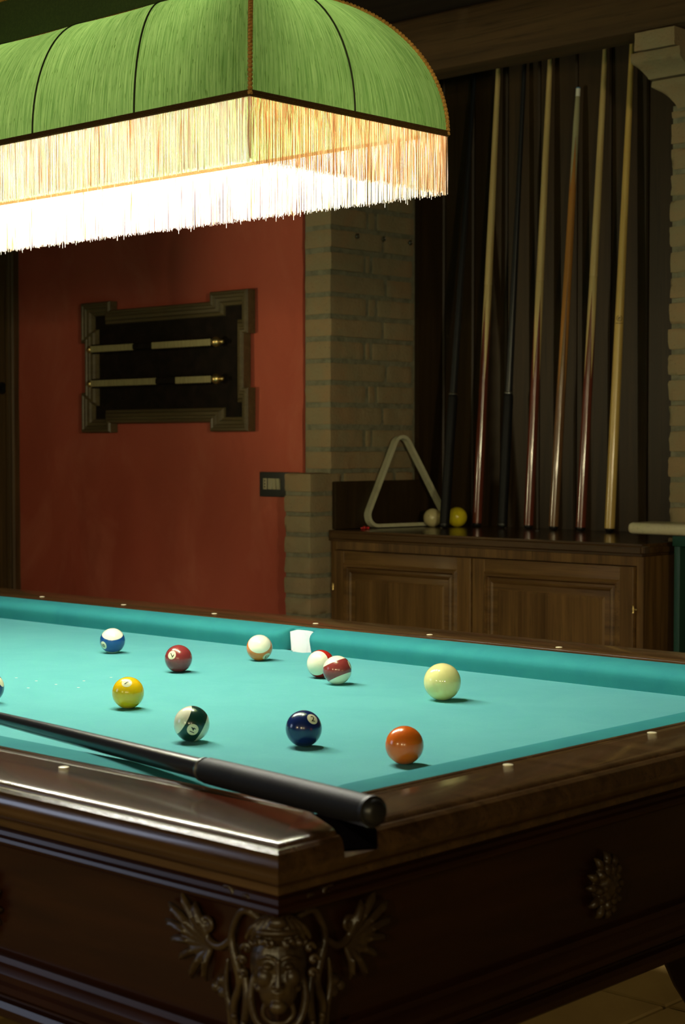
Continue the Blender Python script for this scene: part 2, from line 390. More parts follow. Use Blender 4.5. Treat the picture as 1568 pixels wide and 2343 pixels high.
# stepped base, one brick proud of the wall
PY = 3.624
box(bm2, -3.6075, XP-.005, PY+.0055, 4.098, H-1.22, H-.090)
zt = -.082; k = 0
while zt > -1.2:
    g = .006; zb = zt-.0605
    if k % 2 == 0: rows = [(PY, 3.765), (3.765, 4.0), (4.0, 4.095)]
    else: rows = [(PY, 3.90), (3.90, 4.095)]
    for a, b in rows: brick(bm, -3.610+J(.003), XP+J(.002), a+(g if a > PY else J(.002)), b-g, H+max(zb, -1.22)+g*.8, H+zt-(0 if k == 0 else g*.8))
    zt = zb; k += 1
obj('brickwork', bm, 'brick', pl, smooth=60); obj('mortar_bed', bm2, 'mortar', pl)

pr = thing('brick_pillar', 'brick pillar with a stepped corbel right of the leaning cues', 'pillar', W(-2.35, 3.95, -1.22))
bm = B(); bm2 = B()
PF = 3.88; PXL = -2.447; PXR = -2.20
box(bm2, PXL+.006, PXR-.01, PF+.005, 4.21, H-1.22, H+.88)
z = -1.22; k = 0; sp2 = .0665
while z < .86:
    g = .0055; jl = J(.004)
    xs_ = [PXL+jl, -2.325, PXR] if k % 2 else [PXL+jl, PXR]
    for a, b in zip(xs_, xs_[1:]):
        brick(bm, a+(g if a > PXL+.01 else 0), b-g, PF+J(.002), 4.09, H+z+g, H+min(z+sp2, .873)-g, amp=.003)
    z += sp2; k += 1
# corbel: two cavetto courses and a square block under the beam
def corbel(z0, z1, l0, l1, f0, f1, flat):
    """course whose left/front faces swell from (l0,f0) at the bottom to (l1,f1) near the top"""
    zs = [z0+(z1-z0)*t/10 for t in range(11)]; rings = []
    for t, zz in enumerate(zs):
        u = t/10; s_ = min(1, (u/flat))**1.7 if u < flat else 1
        if u > .93: s_ = .97
        x_l = l0+(l1-l0)*s_; y_f = f0+(f1-f0)*s_
        ring = []
        for i in range(17): ring.append(bm.verts.new((x_l+(CR-x_l)*i/16, y_f, H+zz)))
        for i in range(1, 17): ring.append(bm.verts.new((CR, y_f+(4.09-y_f)*i/16, H+zz)))
        for i in range(1, 17): ring.append(bm.verts.new((CR+(x_l-CR)*i/16, 4.09, H+zz)))
        for i in range(1, 16): ring.append(bm.verts.new((x_l, 4.09+(y_f-4.09)*i/16, H+zz)))
        for v in ring:
            nzv = noise.noise(v.co*24)+.5*noise.noise(v.co*75); v.co += V(nzv, nzv, 0)*.0028
        rings.append(ring)
    for a, b in zip(rings, rings[1:]):
        for i in range(len(a)): j = (i+1) % len(a); bm.faces.new((a[i], a[j], b[j], b[i]))
    bm.faces.new(rings[0][::-1]); bm.faces.new(rings[-1])
CR = -2.30; corbel(.872, .945, PXL+.020, -2.487, 3.885, 3.85, .8)
CR = -2.37; corbel(.950, 1.012, -2.492, -2.514, 3.845, 3.80, .6)
CR = -2.384; corbel(1.016, 1.062, -2.503, -2.502, 3.797, 3.795, .1)
obj('brickwork', bm, 'brick', pr, smooth=60); obj('mortar_bed', bm2, 'mortar', pr)

for i, (yy, zz, wh) in enumerate(((3.815, .625, 'left'), (3.933, .627, 'middle'), (4.057, .626, 'right'))):
    bm = B()
    pts = [W(XP-.004, yy, zz), W(XP+.010, yy, zz)]; tube(bm, pts, .0016, 8)
    ring = [W(XP+.013, yy+.0062*math.cos(a), zz+.0062*math.sin(a)) for a in [2*math.pi*t/16 for t in range(17)]]
    tube(bm, ring, .0017, 6, caps=False)
    o = obj('screw_eye', bm, 'iron'); tag(o, 'small screw eye in the brick pillar, %s of the three in a row' % wh, 'screw eye', 'screw eyes in the brick pillar')

# ---------------------------------------------------------------- beam
bm = B()
nX = 60
def bz(i, j): return 0.003*noise.noise(V(i*.3, j*2, 1))
prof = [(3.80, 1.068), (3.797, 1.085), (3.798, 1.15), (3.80, 1.222), (3.812, 1.232), (3.893, 1.232), (3.90, 1.20), (3.90, 1.075), (3.894, 1.064), (3.812, 1.0635)]
rings = []
for i in range(nX+1):
    xx = -3.497+(1.6)*i/nX
    rings.append([bm.verts.new((xx, y+.003*noise.noise(V(xx*6, y*20, z*14)), H+z+.002*noise.noise(V(xx*5, y*30, 4)))) for y, z in prof])
for a, b in zip(rings, rings[1:]):
    for i in range(len(prof)): j = (i+1) % len(prof); bm.faces.new((a[i], a[j], b[j], b[i]))
bm.faces.new(rings[0]); bm.faces.new(rings[-1][::-1])
tag(obj('wooden_beam', bm, 'beam', smooth=50), 'heavy dark wooden beam across the top of the cue niche', 'beam')

# ---------------------------------------------------------------- cabinet
cab = thing('wooden_cabinet', 'low dark wooden cabinet with two panelled doors under the leaning cues', 'cabinet', W(-2.95, 3.95, -1.22))
FY = 3.70; CZ = -.25
bm = B(); ol = [(-3.492, 3.686), (-2.395, 3.686), (-2.395, 3.868), (-2.456, 3.868), (-2.456, 4.215), (-3.492, 4.215)]
t_ = [bm.verts.new((x, y, H+CZ)) for x, y in ol]; b_ = [bm.verts.new((x, y, H-.281)) for x, y in ol]
bm.faces.new(t_); bm.faces.new(b_[::-1])
for i in range(6): j = (i+1) % 6; bm.faces.new((t_[i], b_[i], b_[j], t_[j]))
bmesh.ops.bevel(bm, geom=[e for e in bm.edges if all(v.co.y < 3.7 for v in e.verts) or all(abs(v.co.x+2.395) < .001 for v in e.verts)], offset=.008, segments=3, affect='EDGES')
for v in bm.verts: v.co.x += 0
obj('cabinet_top', bm, 'cab_top', cab)
bm = B()
box(bm, -3.488, -3.47, FY, 4.20, H-1.22, H-.282)          # left stile
box(bm, -3.4705, -2.456, FY+.018, 4.20, H-1.14, H-.30)
box(bm, -2.422, -2.402, FY, 3.866, H-1.22, H-.282); box(bm, -2.46, -2.422, FY+.018, 3.866, H-1.14, H-.30)
box(bm, -3.47, -2.422, FY, FY+.02, H-.306, H-.282)       # top rail
box(bm, -3.47, -2.422, FY, FY+.02, H-1.22, H-1.12)
obj('carcass', bm, 'cab_v', cab)
def panelled_door(x0, x1, z0, z1, px0, px1, pz0, pz1, hinge_x, hinge_side):
    d = simple_box('door', 'cab_h', x0, x1, FY-.012, FY+.016, z0, z1, cab, bev=.003)
    # vertical stiles laid over the ends of the rails, bolection moulding and raised field
    for a, b in ((x0+.001, px0), (px1, x1-.001)):
        bm = B(); box(bm, a, b, FY-.0128, FY+.01, H+z0+.001, H+z1-.001); bevel_all(bm, .0015, 1); obj('stile', bm, 'cab_v', d)
    bm = B()
    prof = [(-.002, -.013), (.004, -.020), (.009, -.020), (.012, -.013), (.017, -.010), (.024, -.016), (.030, -.011), (.034, -.006)]
    loops = []
    for o_, yy in prof:
        loops.append([bm.verts.new((x, FY+yy, H+z)) for x, z in ((px0+o_, pz0+o_), (px1-o_, pz0+o_), (px1-o_, pz1-o_), (px0+o_, pz1-o_))])
    for a, b in zip(loops, loops[1:]):
        for i in range(4): bm.faces.new((a[i], a[(i+1) % 4], b[(i+1) % 4], b[i]))
    obj('panel_moulding', bm, 'cab_h', d, smooth=25)
    bm = B(); i0 = .034
    lo = [bm.verts.new((x, FY-.006, H+z)) for x, z in ((px0+i0, pz0+i0), (px1-i0, pz0+i0), (px1-i0, pz1-i0), (px0+i0, pz1-i0))]
    i1 = .050
    hi = [bm.verts.new((x, FY-.015, H+z)) for x, z in ((px0+i1, pz0+i1), (px1-i1, pz0+i1), (px1-i1, pz1-i1), (px0+i1, pz1-i1))]
    for i in range(4): bm.faces.new((lo[i], lo[(i+1) % 4], hi[(i+1) % 4], hi[i]))
    bm.faces.new(hi); obj('raised_panel', bm, 'cab_v', d, smooth=25)
    for hz in (-.415, -1.0):
        bm = B(); lathe(bm, [(.0, -.012), (.004, -.010), (.003, -.006), (.0045, 0), (.003, .006), (.004, .010), (0, .012)], 12, None, W(hinge_x, FY-.014, hz))
        tube(bm, [W(hinge_x, FY-.014, hz), W(hinge_x+hinge_side*.008, FY-.010, hz-.002)], .002, 8)
        obj('hinge', bm, 'brass', d)
panelled_door(-3.467, -2.951, -1.115, -.3085, -3.425, -3.000, -1.05, -.345, -3.468, -1)
panelled_door(-2.946, -2.424, -1.115, -.3085, -2.902, -2.466, -1.05, -.345, -2.423, 1)
bm = B(); box(bm, -3.497, -3.480, 3.712, 4.097, H-.249, H-.107); bevel_all(bm, .004, 2)
obj('side_board', bm, 'panel', cab)

# ---------------------------------------------------------------- stone-topped console on the right
cs = thing('side_console', 'green framed console with a cream stone top at the right edge', 'console', W(-2.0, 3.82, -1.22))
bm = B(); box(bm, -2.492, -1.75, 3.757, 3.868, H-.229, H-.199)
bmesh.ops.bevel(bm, geom=[e for e in bm.edges if (all(v.co.y < 3.8 for v in e.verts) or all(v.co.x < -2.4 for v in e.verts))], offset=.0125, segments=5, affect='EDGES', profile=.5)
obj('stone_top', bm, 'stone', cs)
simple_box('apron', 'green_metal', -2.361, -1.78, 3.768, 3.865, -.256, -.2295, cs, bev=.002)
for a, b in ((-2.357, -2.340), (-1.80, -1.783)): simple_box('leg', 'green_metal', a, b, 3.771, 3.862, -1.22, -.2565, cs, bev=.0015)
simple_box('back_panel', 'black', -2.3395, -1.8005, 3.80, 3.86, -1.2, -.257, cs)

# ---------------------------------------------------------------- scoreboard on the red wall
sb = thing('scoreboard', 'dark wooden billiard scoreboard with projecting corners hung on the red wall', 'scoreboard', W(-4.215, RED_Y, .26))
x0, x1, z0, z1 = -4.622, -3.812, .043, .479
ex, ez = .150, .135      # corner ear length along x / z
ix, iz = .020, .030      # how far the straight runs step in
outl = [(x0, z0), (x0+ex, z0), (x0+ex, z0+iz), (x1-ex-.02, z0+iz), (x1-ex-.02, z0), (x1, z0), (x1, z0+ez), (x1-ix, z0+ez), (x1-ix, z1-ez), (x1, z1-ez), (x1, z1),
        (x1-ex-.02, z1), (x1-ex-.02, z1-iz), (x0+ex, z1-iz), (x0+ex, z1), (x0, z1), (x0, z1-ez), (x0+ix, z1-ez), (x0+ix, z0+ez), (x0, z0+ez)]
def inset(poly, d):
    res = []; n = len(poly)
    for i in range(n):
        a, b, c = Vector(poly[i-1]), Vector(poly[i]), Vector(poly[(i+1) % n])
        d1 = (b-a).normalized(); d2 = (c-b).normalized()
        n1 = Vector((-d1.y, d1.x)); n2 = Vector((-d2.y, d2.x))
        res.append(b + (n1+n2)*d)
    return res
bm = B()
fy = RED_Y-.004
loops = []
for d, dep in ((0, 0), (0, .030), (.004, .036), (.010, .037), (.013, .033), (.020, .032), (.023, .027), (.032, .025), (.036, .018), (.044, .014), (.046, .006)):
    loops.append([bm.verts.new((p.x, fy-dep, H+p.y)) for p in inset(outl, d)])
for a, b in zip(loops, loops[1:]):
    for i in range(len(a)): j = (i+1) % len(a); bm.faces.new((a[i], a[j], b[j], b[i]))
obj('frame', bm, 'frame', sb, smooth=20)
bm = B(); lp = [bm.verts.new((p.x, fy-.007, H+p.y)) for p in inset(outl, .040)]; f = bm.faces.new(lp)
lp2 = [bm.verts.new((p.x, fy-.001, H+p.y)) for p in inset(outl, .040)]; bm.faces.new(lp2[::-1])
for i in range(len(lp)): j = (i+1) % len(lp); bm.faces.new((lp[i], lp[j], lp2[j], lp2[i]))
obj('back_panel', bm, 'slate', sb)
for zc, gap in ((.322, (-4.345, -4.252)), (.207, (-4.232, -4.138))):
    rl = B(); tube(rl, [W(-4.585, fy-.030, zc), W(-3.93, fy-.030, zc)], .0055, 12)
    rail = obj('scoring_rail', rl, 'slate', sb)
    for a, b in ((-4.565, gap[0]), (gap[1], -3.972)):
        bm = B(); box(bm, a, b, fy-.040, fy-.028, H+zc-.0105, H+zc+.0105); bevel_all(bm, .001, 1)
        obj('score_strip', bm, 'strip', rail)
        nt_ = int((b-a)/.0115)
        for sgn in (-1, 1):      # toothed strip: one zigzag outline
            bm = B(); base = H+zc+sgn*.0100; pts_ = [(a, base-sgn*.004)]
            for t in range(nt_):
                xx = a+(b-a)*t/nt_; pts_ += [(xx, base), (xx+(b-a)/nt_/2, base+sgn*.0058)]
            pts_ += [(b, base), (b, base-sgn*.004)]
            fr_ = [bm.verts.new((x_, fy-.037, z_)) for x_, z_ in pts_]; bk = [bm.verts.new((x_, fy-.030, z_)) for x_, z_ in pts_]
            bm.faces.new(fr_); bm.faces.new(bk[::-1])
            for i in range(len(fr_)): j = (i+1) % len(fr_); bm.faces.new((fr_[i], bk[i], bk[j], fr_[j]))
            obj('score_teeth', bm, 'slate', rail, smooth=0)
    bm = B(); box(bm, gap[0]+.002, gap[1]-.002, fy-.044, fy-.024, H+zc-.009, H+zc+.009); bevel_all(bm, .003, 2); obj('pointer', bm, 'slate', rail)
    bm = B(); ball(bm, W(-3.948, fy-.036, zc), .0165, u=24, v=16); tube(bm, [W(-3.968, fy-.034, zc), W(-3.928, fy-.034, zc)], .006, 12); ball(bm, W(-3.924, fy-.034, zc), .0075)
    obj('knob', bm, 'brass', rail)
    bm = B(); ball(bm, W(-4.578, fy-.030, zc), .0125, u=24, v=16); ball(bm, W(-4.594, fy-.030, zc), .005); obj('knob', bm, 'brass', rail)

# ---------------------------------------------------------------- switch plate
sw = thing('switch_plate', 'dark wall plate with ivory socket and switches beside the brick pillar base', 'light switch', W(-3.715, RED_Y, -.118))
simple_box('plate', 'plate', -3.787, -3.626, RED_Y-.011, RED_Y+.002, -.157, -.081, sw, bev=.003)
so = simple_box('socket', 'switch', -3.769, -3.7535, RED_Y-.0135, RED_Y-.010, -.1345, -.1005, sw, bev=.0008)
for dz in (.009, 0, -.009):
    bm = B(); lathe(bm, [(.0023, 0), (.0023, .0012), (.0001, .0012)], 12, Matrix.Rotation(R(90), 4, 'X'), W(-3.7612, RED_Y-.0130, -.1175+dz)); obj('socket_hole', bm, 'hole', so)
for i, xx in enumerate((-3.7485, -3.7295, -3.7105)):
    bm = B(); box(bm, xx, xx+.0155, RED_Y-.0135, RED_Y-.010, H-.1345, H-.1005)
    if i:
        for v in bm.verts:
            if v.co.z > H-.11 and v.co.y < RED_Y-.012: v.co.y -= .004
    bevel_all(bm, .0008, 1); obj('rocker', bm, 'switch', sw)

# ---------------------------------------------------------------- billiard table
SPECKS = [(-2.541, 1.865), (-2.482, 1.865), (-2.42, 1.861), (-2.42, 1.801), (-2.361, 1.864), (-2.42, 1.923), (-2.42, 1.985)]
TX0, TX1, TY0, TY1 = -3.846, -1.134, 1.130, 2.700        # groove rectangle on top of the rail
CX0, CX1, CY0, CY1 = -3.735, -1.245, 1.274, 2.556        # wood / cloth line
BED = -.42
tb = thing('billiard_table', 'billiard table with teal cloth and dark carved wooden body', 'billiard table', W(-2.49, 1.915, -1.22))
def ring_mesh(prof, base):
    """closed ring following a rectangle; prof of (dx, dy, z) outward offsets"""
    bm = B(); loops = []
    x0, x1, y0, y1 = base
    for dx, dy, z in prof:
        loops.append([bm.verts.new((x0-dx, y0-dy, H+z)), bm.verts.new((x1+dx, y0-dy, H+z)), bm.verts.new((x1+dx, y1+dy, H+z)), bm.verts.new((x0-dx, y1+dy, H+z))])
    n = len(loops)
    for q in range(n):
        a, b = loops[q], loops[(q+1) % n]
        for i in range(4): j = (i+1) % 4; bm.faces.new((a[i], a[j], b[j], b[i]))
    return bm
bx, by = CX1-TX1, CY0-TY0      # bx negative
inX = -(TX1-CX1); inY = -(CY0-TY0)
def e(d, z): return (d, d, z)
def fr(t, z): return (inX*(1-t), inY*(1-t), z)
railprof = [fr(0, -.376), fr(.02, -.3745), (inX+.0085, inY+.0085, -.3745), (inX+.0125, inY+.0125, -.3768), (inX+.0150, inY+.0150, -.3768), (inX+.0152, inY+.0152, -.3742),
            (inX+.020, inY+.020, -.3742), (inX+.024, inY+.024, -.3750), (inX+.026, inY+.026, -.3742), e(-.016, -.3740), e(-.009, -.3743), e(-.005, -.3753), e(-.0025, -.377), e(-.0015, -.3825), e(.0012, -.3825), e(.003, -.3775),
            e(.008, -.3770), e(.014, -.3795), e(.0185, -.385), e(.0205, -.392), e(.0200, -.399), e(.0165, -.406), e(.010, -.4115), e(.0055, -.413),
            e(.0045, -.421), fr(0, -.421)]
rb = ring_mesh(railprof, (TX0, TX1, TY0, TY1))
bmesh.ops.subdivide_edges(rb, edges=[ed for ed in rb.edges if ed.calc_length() > .6], cuts=6, use_grid_fill=True)
rail = obj('rail_frame', rb, 'rail_x', tb, smooth=28)
bodyprof = [e(.0040, -.4212), e(.001, -.4245), e(-.004, -.4265), e(-.006, -.4295), e(-.004, -.4335), e(.0012, -.4355), e(.0028, -.4390), e(.0015, -.4425), e(-.004, -.4440), e(-.006, -.4465),
            e(-.0105, -.4475), e(-.012, -.4510), e(-.012, -.5660), e(-.008, -.5690), e(-.003, -.5700), e(-.001, -.5760), e(.0035, -.5790), e(.0075, -.5850), e(.008, -.5920), e(.0125, -.5950), e(.0135, -.6020),
            e(.008, -.6075), e(.001, -.6100), e(.001, -.6140), e(.007, -.6160), e(.0105, -.6220), e(.0105, -.6300), e(.006, -.6340), e(-.03, -.6340), e(-.03, -.4212)]
obj('apron', ring_mesh(bodyprof, (TX0, TX1, TY0, TY1)), 'body', tb, smooth=28)
# bed with its corners and side openings left free
bm = B(); c = .105
x0, x1, y0, y1 = CX0+.055, CX1-.055, CY0+.055, CY1-.055
pts = [(x0+c, y0), (-2.467, y0), (-2.462, y0+.012), (-2.425, y0+.014), (-2.418, y0), (x1-c, y0), (x1, y0+c), (x1, y1-c), (x1-c, y1), (-2.418, y1), (-2.425, y1-.014), (-2.462, y1-.012), (-2.467, y1), (x0+c, y1), (x0, y1-c), (x0, y0+c)]
x0b, x1b, y0b, y1b = x0-.03, x1+.03, y0-.03, y1+.03
top = [bm.verts.new((x, y, H+BED)) for x, y in pts]; bot = [bm.verts.new((x, y, H+BED-.03)) for x, y in pts]
bm.faces.new(top); bm.faces.new(bot[::-1])
for i in range(len(pts)): j = (i+1) % len(pts); bm.faces.new((top[i], bot[i], bot[j], top[j]))
obj('bed_cloth', bm, 'cloth', tb, smooth=0)
simple_box('slate_underlay', 'dark_leather', CX0-.05, CX1+.05, CY0-.05, CY1+.05, -.50, -.452, tb)
# cushions
cprof = [(-.001, -.3765), (.012, -.3755), (.035, -.3760), (.052, -.3775), (.063, -.3808), (.0695, -.3855), (.0725, -.3910), (.0725, -.3965), (.0705, -.4040), (.0680, -.4120), (.0655, -.4205), (-.001, -.4205)]
WN = .0725
def cushion(p0, p1, inw, s0, s1, r0, r1):
    """from wood-line point p0 to p1; s0/s1 cut slope at the ends, r0/r1 jaw rounding"""
    p0, p1, inw = Vector(p0), Vector(p1), Vector(inw)
    L = (p1-p0).length; d = (p1-p0).normalized(); bm = B(); rings = []
    es = [0]+[r0*(1-math.cos(R(a))) for a in (20, 40, 60, 80, 90)] + [L*t/12 for t in range(2, 11)] + [L-r1*(1-math.cos(R(a))) for a in (90, 80, 60, 40, 20)] + [L]
    for e_ in es:
        red = 0
        if e_ < r0: red = r0*(1-math.sqrt(max(0, 1-(1-e_/r0)**2)))
        if L-e_ < r1: red = max(red, r1*(1-math.sqrt(max(0, 1-(1-(L-e_)/r1)**2))))
        k = (WN-red)/WN; ring = []
        for w, z in cprof:
            ww = w*k
            t = e_/L; sh = s0*ww*(1-t) - s1*ww*t
            q = p0 + d*(e_+sh) + inw*ww
            ring.append(bm.verts.new((q.x, q.y, H+z)))
        rings.append(ring)
    for a, b in zip(rings, rings[1:]):
        for i in range(len(a)): j = (i+1) % len(a); bm.faces.new((a[i], a[j], b[j], b[i]))
    bm.faces.new(rings[0][::-1]); bm.faces.new(rings[-1])
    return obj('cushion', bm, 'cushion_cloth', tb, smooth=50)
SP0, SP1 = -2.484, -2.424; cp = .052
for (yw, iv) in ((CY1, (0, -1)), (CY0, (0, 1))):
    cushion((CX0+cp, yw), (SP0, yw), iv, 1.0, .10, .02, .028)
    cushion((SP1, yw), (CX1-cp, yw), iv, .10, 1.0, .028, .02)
    # side pocket: strip of cloth at the back, white liner in front of it
    sg = -iv[1]
    bm = B(); box(bm, SP0-.004, SP1+.004, *sorted((yw+.001*sg, yw-.030*sg)), H-.4205, H-.3768); bevel_all(bm, .003, 2)
    obj('pocket_back', bm, 'cushion_cloth', tb)
    bm = B(); a_ = []; nn = 14
    for t in range(nn+1):
        xx = SP0-.003+(SP1-SP0+.006)*t/nn; u = (t/nn-.5)*2
        yy = yw-sg*(.034+.008*abs(u)**2.5)
        a_.append([bm.verts.new((xx, yy, H-.379-.010*abs(min(0, u+.55)))), bm.verts.new((xx+.010*(1-t/nn), yy-sg*.004, H-.449)), bm.verts.new((xx+.010*(1-t/nn), yy+sg*.003, H-.449)), bm.verts.new((xx, yy+sg*.003, H-.380-.010*abs(min(0, u+.55))))])
    for p, q in zip(a_, a_[1:]):
        for i in range(4): j = (i+1) % 4; bm.faces.new((p[i], p[j], q[j], q[i]))
    bm.faces.new(a_[0]); bm.faces.new(a_[-1][::-1])
    obj('pocket_liner', bm, 'liner', tb, smooth=50)
for (xw, iv) in ((CX1, (-1, 0)), (CX0, (1, 0))):
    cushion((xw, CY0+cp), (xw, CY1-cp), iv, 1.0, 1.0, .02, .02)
# corner pockets: a dark lined channel let through each corner of the rail
cut = B()
for sx, cx_ in ((1, TX1), (-1, TX0)):
    for sy, cy_ in ((-1, TY0), (1, TY1)):
        P = lambda x, y: V(cx_+sx*(x-TX1), cy_+(-sy)*(y-TY0), 0)
        a_, b_ = P(-1.100, 1.216), P(-1.350, 1.361)
        d = (b_-a_).normalized(); nrm = V(-d.y, d.x, 0); rr = .021
        pts = [a_+nrm*rr, a_-nrm*rr, b_-nrm*rr*1.3, b_+nrm*rr*1.3]
        tp = [cut.verts.new((p.x, p.y, H-.30)) for p in pts]; bt = [cut.verts.new((p.x, p.y, H-.3955)) for p in pts]
        cut.faces.new(tp); cut.faces.new(bt[::-1])
        for i in range(4): j = (i+1) % 4; cut.faces.new((tp[i], bt[i], bt[j], tp[j]))
        # lining: floor and two cheeks
        bm = B(); a2, b2 = P(-1.126, 1.2311), P(-1.266, 1.3123)
        secs = []
        for p in (a2, b2):
            q = []
            for w_, z_ in ((-rr+.0008, -.3765), (-rr+.0008, -.3950), (rr-.0008, -.3950), (rr-.0008, -.3765), (rr-.0028, -.3765), (rr-.0028, -.3935), (-rr+.0028, -.3935), (-rr+.0028, -.3765)):
                q.append(bm.verts.new((p.x+nrm.x*w_, p.y+nrm.y*w_, H+z_)))
            secs.append(q)
        for i in range(8): j = (i+1) % 8; bm.faces.new((secs[0][i], secs[0][j], secs[1][j], secs[1][i]))
        bm.faces.new(secs[0]); bm.faces.new(secs[1][::-1])
        obj('corner_pocket', bm, 'dark_leather', tb, smooth=30)
cutter = obj('cutter', cut, 'dark_leather', smooth=0)
for o in [rail]:
    md = o.modifiers.new('cut', 'BOOLEAN'); md.operation = 'DIFFERENCE'; md.object = cutter; md.solver = 'EXACT'
bpy.context.view_layer.update()
dg = bpy.context.evaluated_depsgraph_get()
for o in [rail]:
    nm = bpy.data.meshes.new_from_object(o.evaluated_get(dg)); o.modifiers.clear(); o.data = nm
bpy.data.objects.remove(cutter)
# tiny chalk specks where the racks are set
for (sx_, sy_) in SPECKS:
    bm = B(); lathe(bm, [(.0026, -.0002), (.0026, .0002), (0, .0003)], 10, None, W(sx_, sy_, BED)); obj('chalk_speck', bm, 'chalk_white', tb)
# sights
def sight(x, y):
    bm = B(); lathe(bm, [(.0062, -.0012), (.0062, .0004), (.0045, .0009), (.0, .001)], 20, None, W(x, y, -.3739)); return obj('rail_sight', bm, 'bead', tb)
for k in range(8):
    xx = -1.557-.3125*k
    if xx > -3.80: sight(xx-.034, 1.234); sight(xx, 2.598)
for yy in (1.598, 1.905, 2.212): sight(-1.222, yy); sight(-3.758, yy)
# legs
for lx in (-1.40, -3.58):
    for ly in (1.38, 2.45):
        bm = B()
        pr_ = [(.060, -1.22), (.075, -1.205), (.078, -1.18), (.060, -1.16), (.048, -1.12), (.045, -1.05), (.052, -.98), (.075, -.92), (.105, -.87), (.122, -.83), (.128, -.80), (.124, -.76), (.108, -.72), (.110, -.68), (.12, -.66), (.12, -.60)]
        rings = []
        for r_, z in pr_:
            ring = []
            for i in range(48):
                a = 2*math.pi*i/48; lob = 1+.05*math.cos(8*a)*(1 if -1.1 < z < -.7 else .2)
                ring.append(bm.verts.new((lx+r_*lob*math.cos(a), ly+r_*lob*math.sin(a), H+z)))
            rings.append(ring)
        for a, b in zip(rings, rings[1:]):
            for i in range(48): j = (i+1) % 48; bm.faces.new((a[i], a[j], b[j], b[i]))
        bm.faces.new(rings[0][::-1]); bm.faces.new(rings[-1])
        obj('leg', bm, 'body', tb, smooth=60)

# ---- carving: sculpted from chains of blobs and voxel-fused
def remesh(o, vox):
    md = o.modifiers.new('fuse', 'REMESH'); md.mode = 'VOXEL'; md.voxel_size = vox; md.use_smooth_shade = True
    sm = o.modifiers.new('soften', 'SMOOTH'); sm.factor = .5; sm.iterations = 2
CORN = V(TX1-.012, TY0+.012, 0)
E_ = V(.7071, .7071, 0); N_ = V(.7071, -.7071, 0)
def F(a, b, z): return CORN + E_*a + N_*b + V(0, 0, H+z+(.008 if z < -.469 else .002))
def S(side, s, z, off=0):
    """point on the side panels at distance s from the corner: side -1 long side, +1 end side"""
    if side < 0: return V(CORN.x-s, CORN.y-off, H+z)
    return V(CORN.x+off, CORN.y+s, H+z)
def chain(bm, pts, rads, n=6):
    P = [Vector(p) for p in pts]
    out = []; rr = []
    for i in range(len(P)-1):
        a = P[max(i-1, 0)]; b = P[i]; c = P[i+1]; d = P[min(i+2, len(P)-1)]
        for t in range(n):
            u = t/n
            out.append(.5*((2*b)+(c-a)*u+(2*a-5*b+4*c-d)*u*u+(3*b-a-3*c+d)*u**3)); rr.append(rads[i]*(1-u)+rads[i+1]*u)
    out.append(P[-1]); rr.append(rads[-1]); tube(bm, out, rr, 8)
    ball(bm, out[0], rr[0], u=8, v=6); ball(bm, out[-1], rr[-1], u=8, v=6)
bm = B()
rotn = Matrix((( E_.x, N_.x, 0), (E_.y, N_.y, 0), (0, 0, 1)))
def el(a, b, z, ra, rb_, rz): ball(bm, F(a, b, z), 1, (ra, rb_, rz), rotn, 20, 14)
# head
el(0, -.004, -.500, .0270, .026, .036)          # skull / face mass
el(0, .010, -.520, .0190, .016, .022)           # jaw
el(0, .0245, -.534, .0085, .006, .007)          # chin
for s_ in (-1, 1):
    el(s_*.0125, .0165, -.508, .0085, .0085, .010)      # cheek
    el(s_*.0095, .0205, -.4965, .0050, .0042, .0030)    # eye lid
    chain(bm, [F(s_*.0035, .0255, -.4885), F(s_*.010, .0250, -.4860), F(s_*.0175, .019, -.4895)], [.0024, .0026, .0018])  # brow
    el(s_*.0035, .0265, -.5135, .0026, .0030, .0024)    # nostril
    el(s_*.0175, .012, -.5195, .0050, .0050, .0038)     # bead beside the mouth
    chain(bm, [F(0, .0262, -.5205), F(s_*.004, .0252, -.5200), F(s_*.0075, .0225, -.5215)], [.0021, .0019, .0011])   # upper lip
    chain(bm, [F(0, .0258, -.5245), F(s_*.0055, .0238, -.5238)], [.0023, .0012])                                   # lower lip
    # curls over the brow
    for (ca, cz, cr) in ((.0085, -.4735, .0062), (.0205, -.4725, .0058), (.0295, -.4800, .0052), (.0335, -.4920, .0050), (.0325, -.5045, .0046)):
        pts = [F(s_*(ca+cr*(1-t*.11)*math.cos(t*.75)), .026-.6*max(0, ca-.012)+.0006*t, cz+cr*(1-t*.11)*math.sin(t*.75)) for t in range(9)]
        chain(bm, pts, [.0022]*9, 3); ball(bm, F(s_*ca, .0245-.6*max(0, ca-.012), cz), cr*.55, u=10, v=8)
    # strands sweeping back from the headband
    for t in range(4):
        chain(bm, [F(s_*.004*(t+1), .020-.002*t, -.4470+.0012*(2-t)), F(s_*(.010+.005*t), .0215-.003*t, -.4560), F(s_*(.012+.006*t), .0200-.004*t, -.4665)], [.0019, .0026, .0022])
chain(bm, [F(0, .0285, -.4900), F(0, .0300, -.5020), F(0, .0325, -.5125)], [.0026, .0026, .0036])   # nose
chain(bm, [F(-.026, .006, -.4600), F(-.014, .0215, -.4585), F(0, .0260, -.4580), F(.014, .0215, -.4585), F(.026, .006, -.4600)], [.0030]*5)  # headband
el(0, .004, -.4600, .026, .020, .016)
el(0, .0235, -.4490, .0085, .0045, .0055)        # palmette on the band
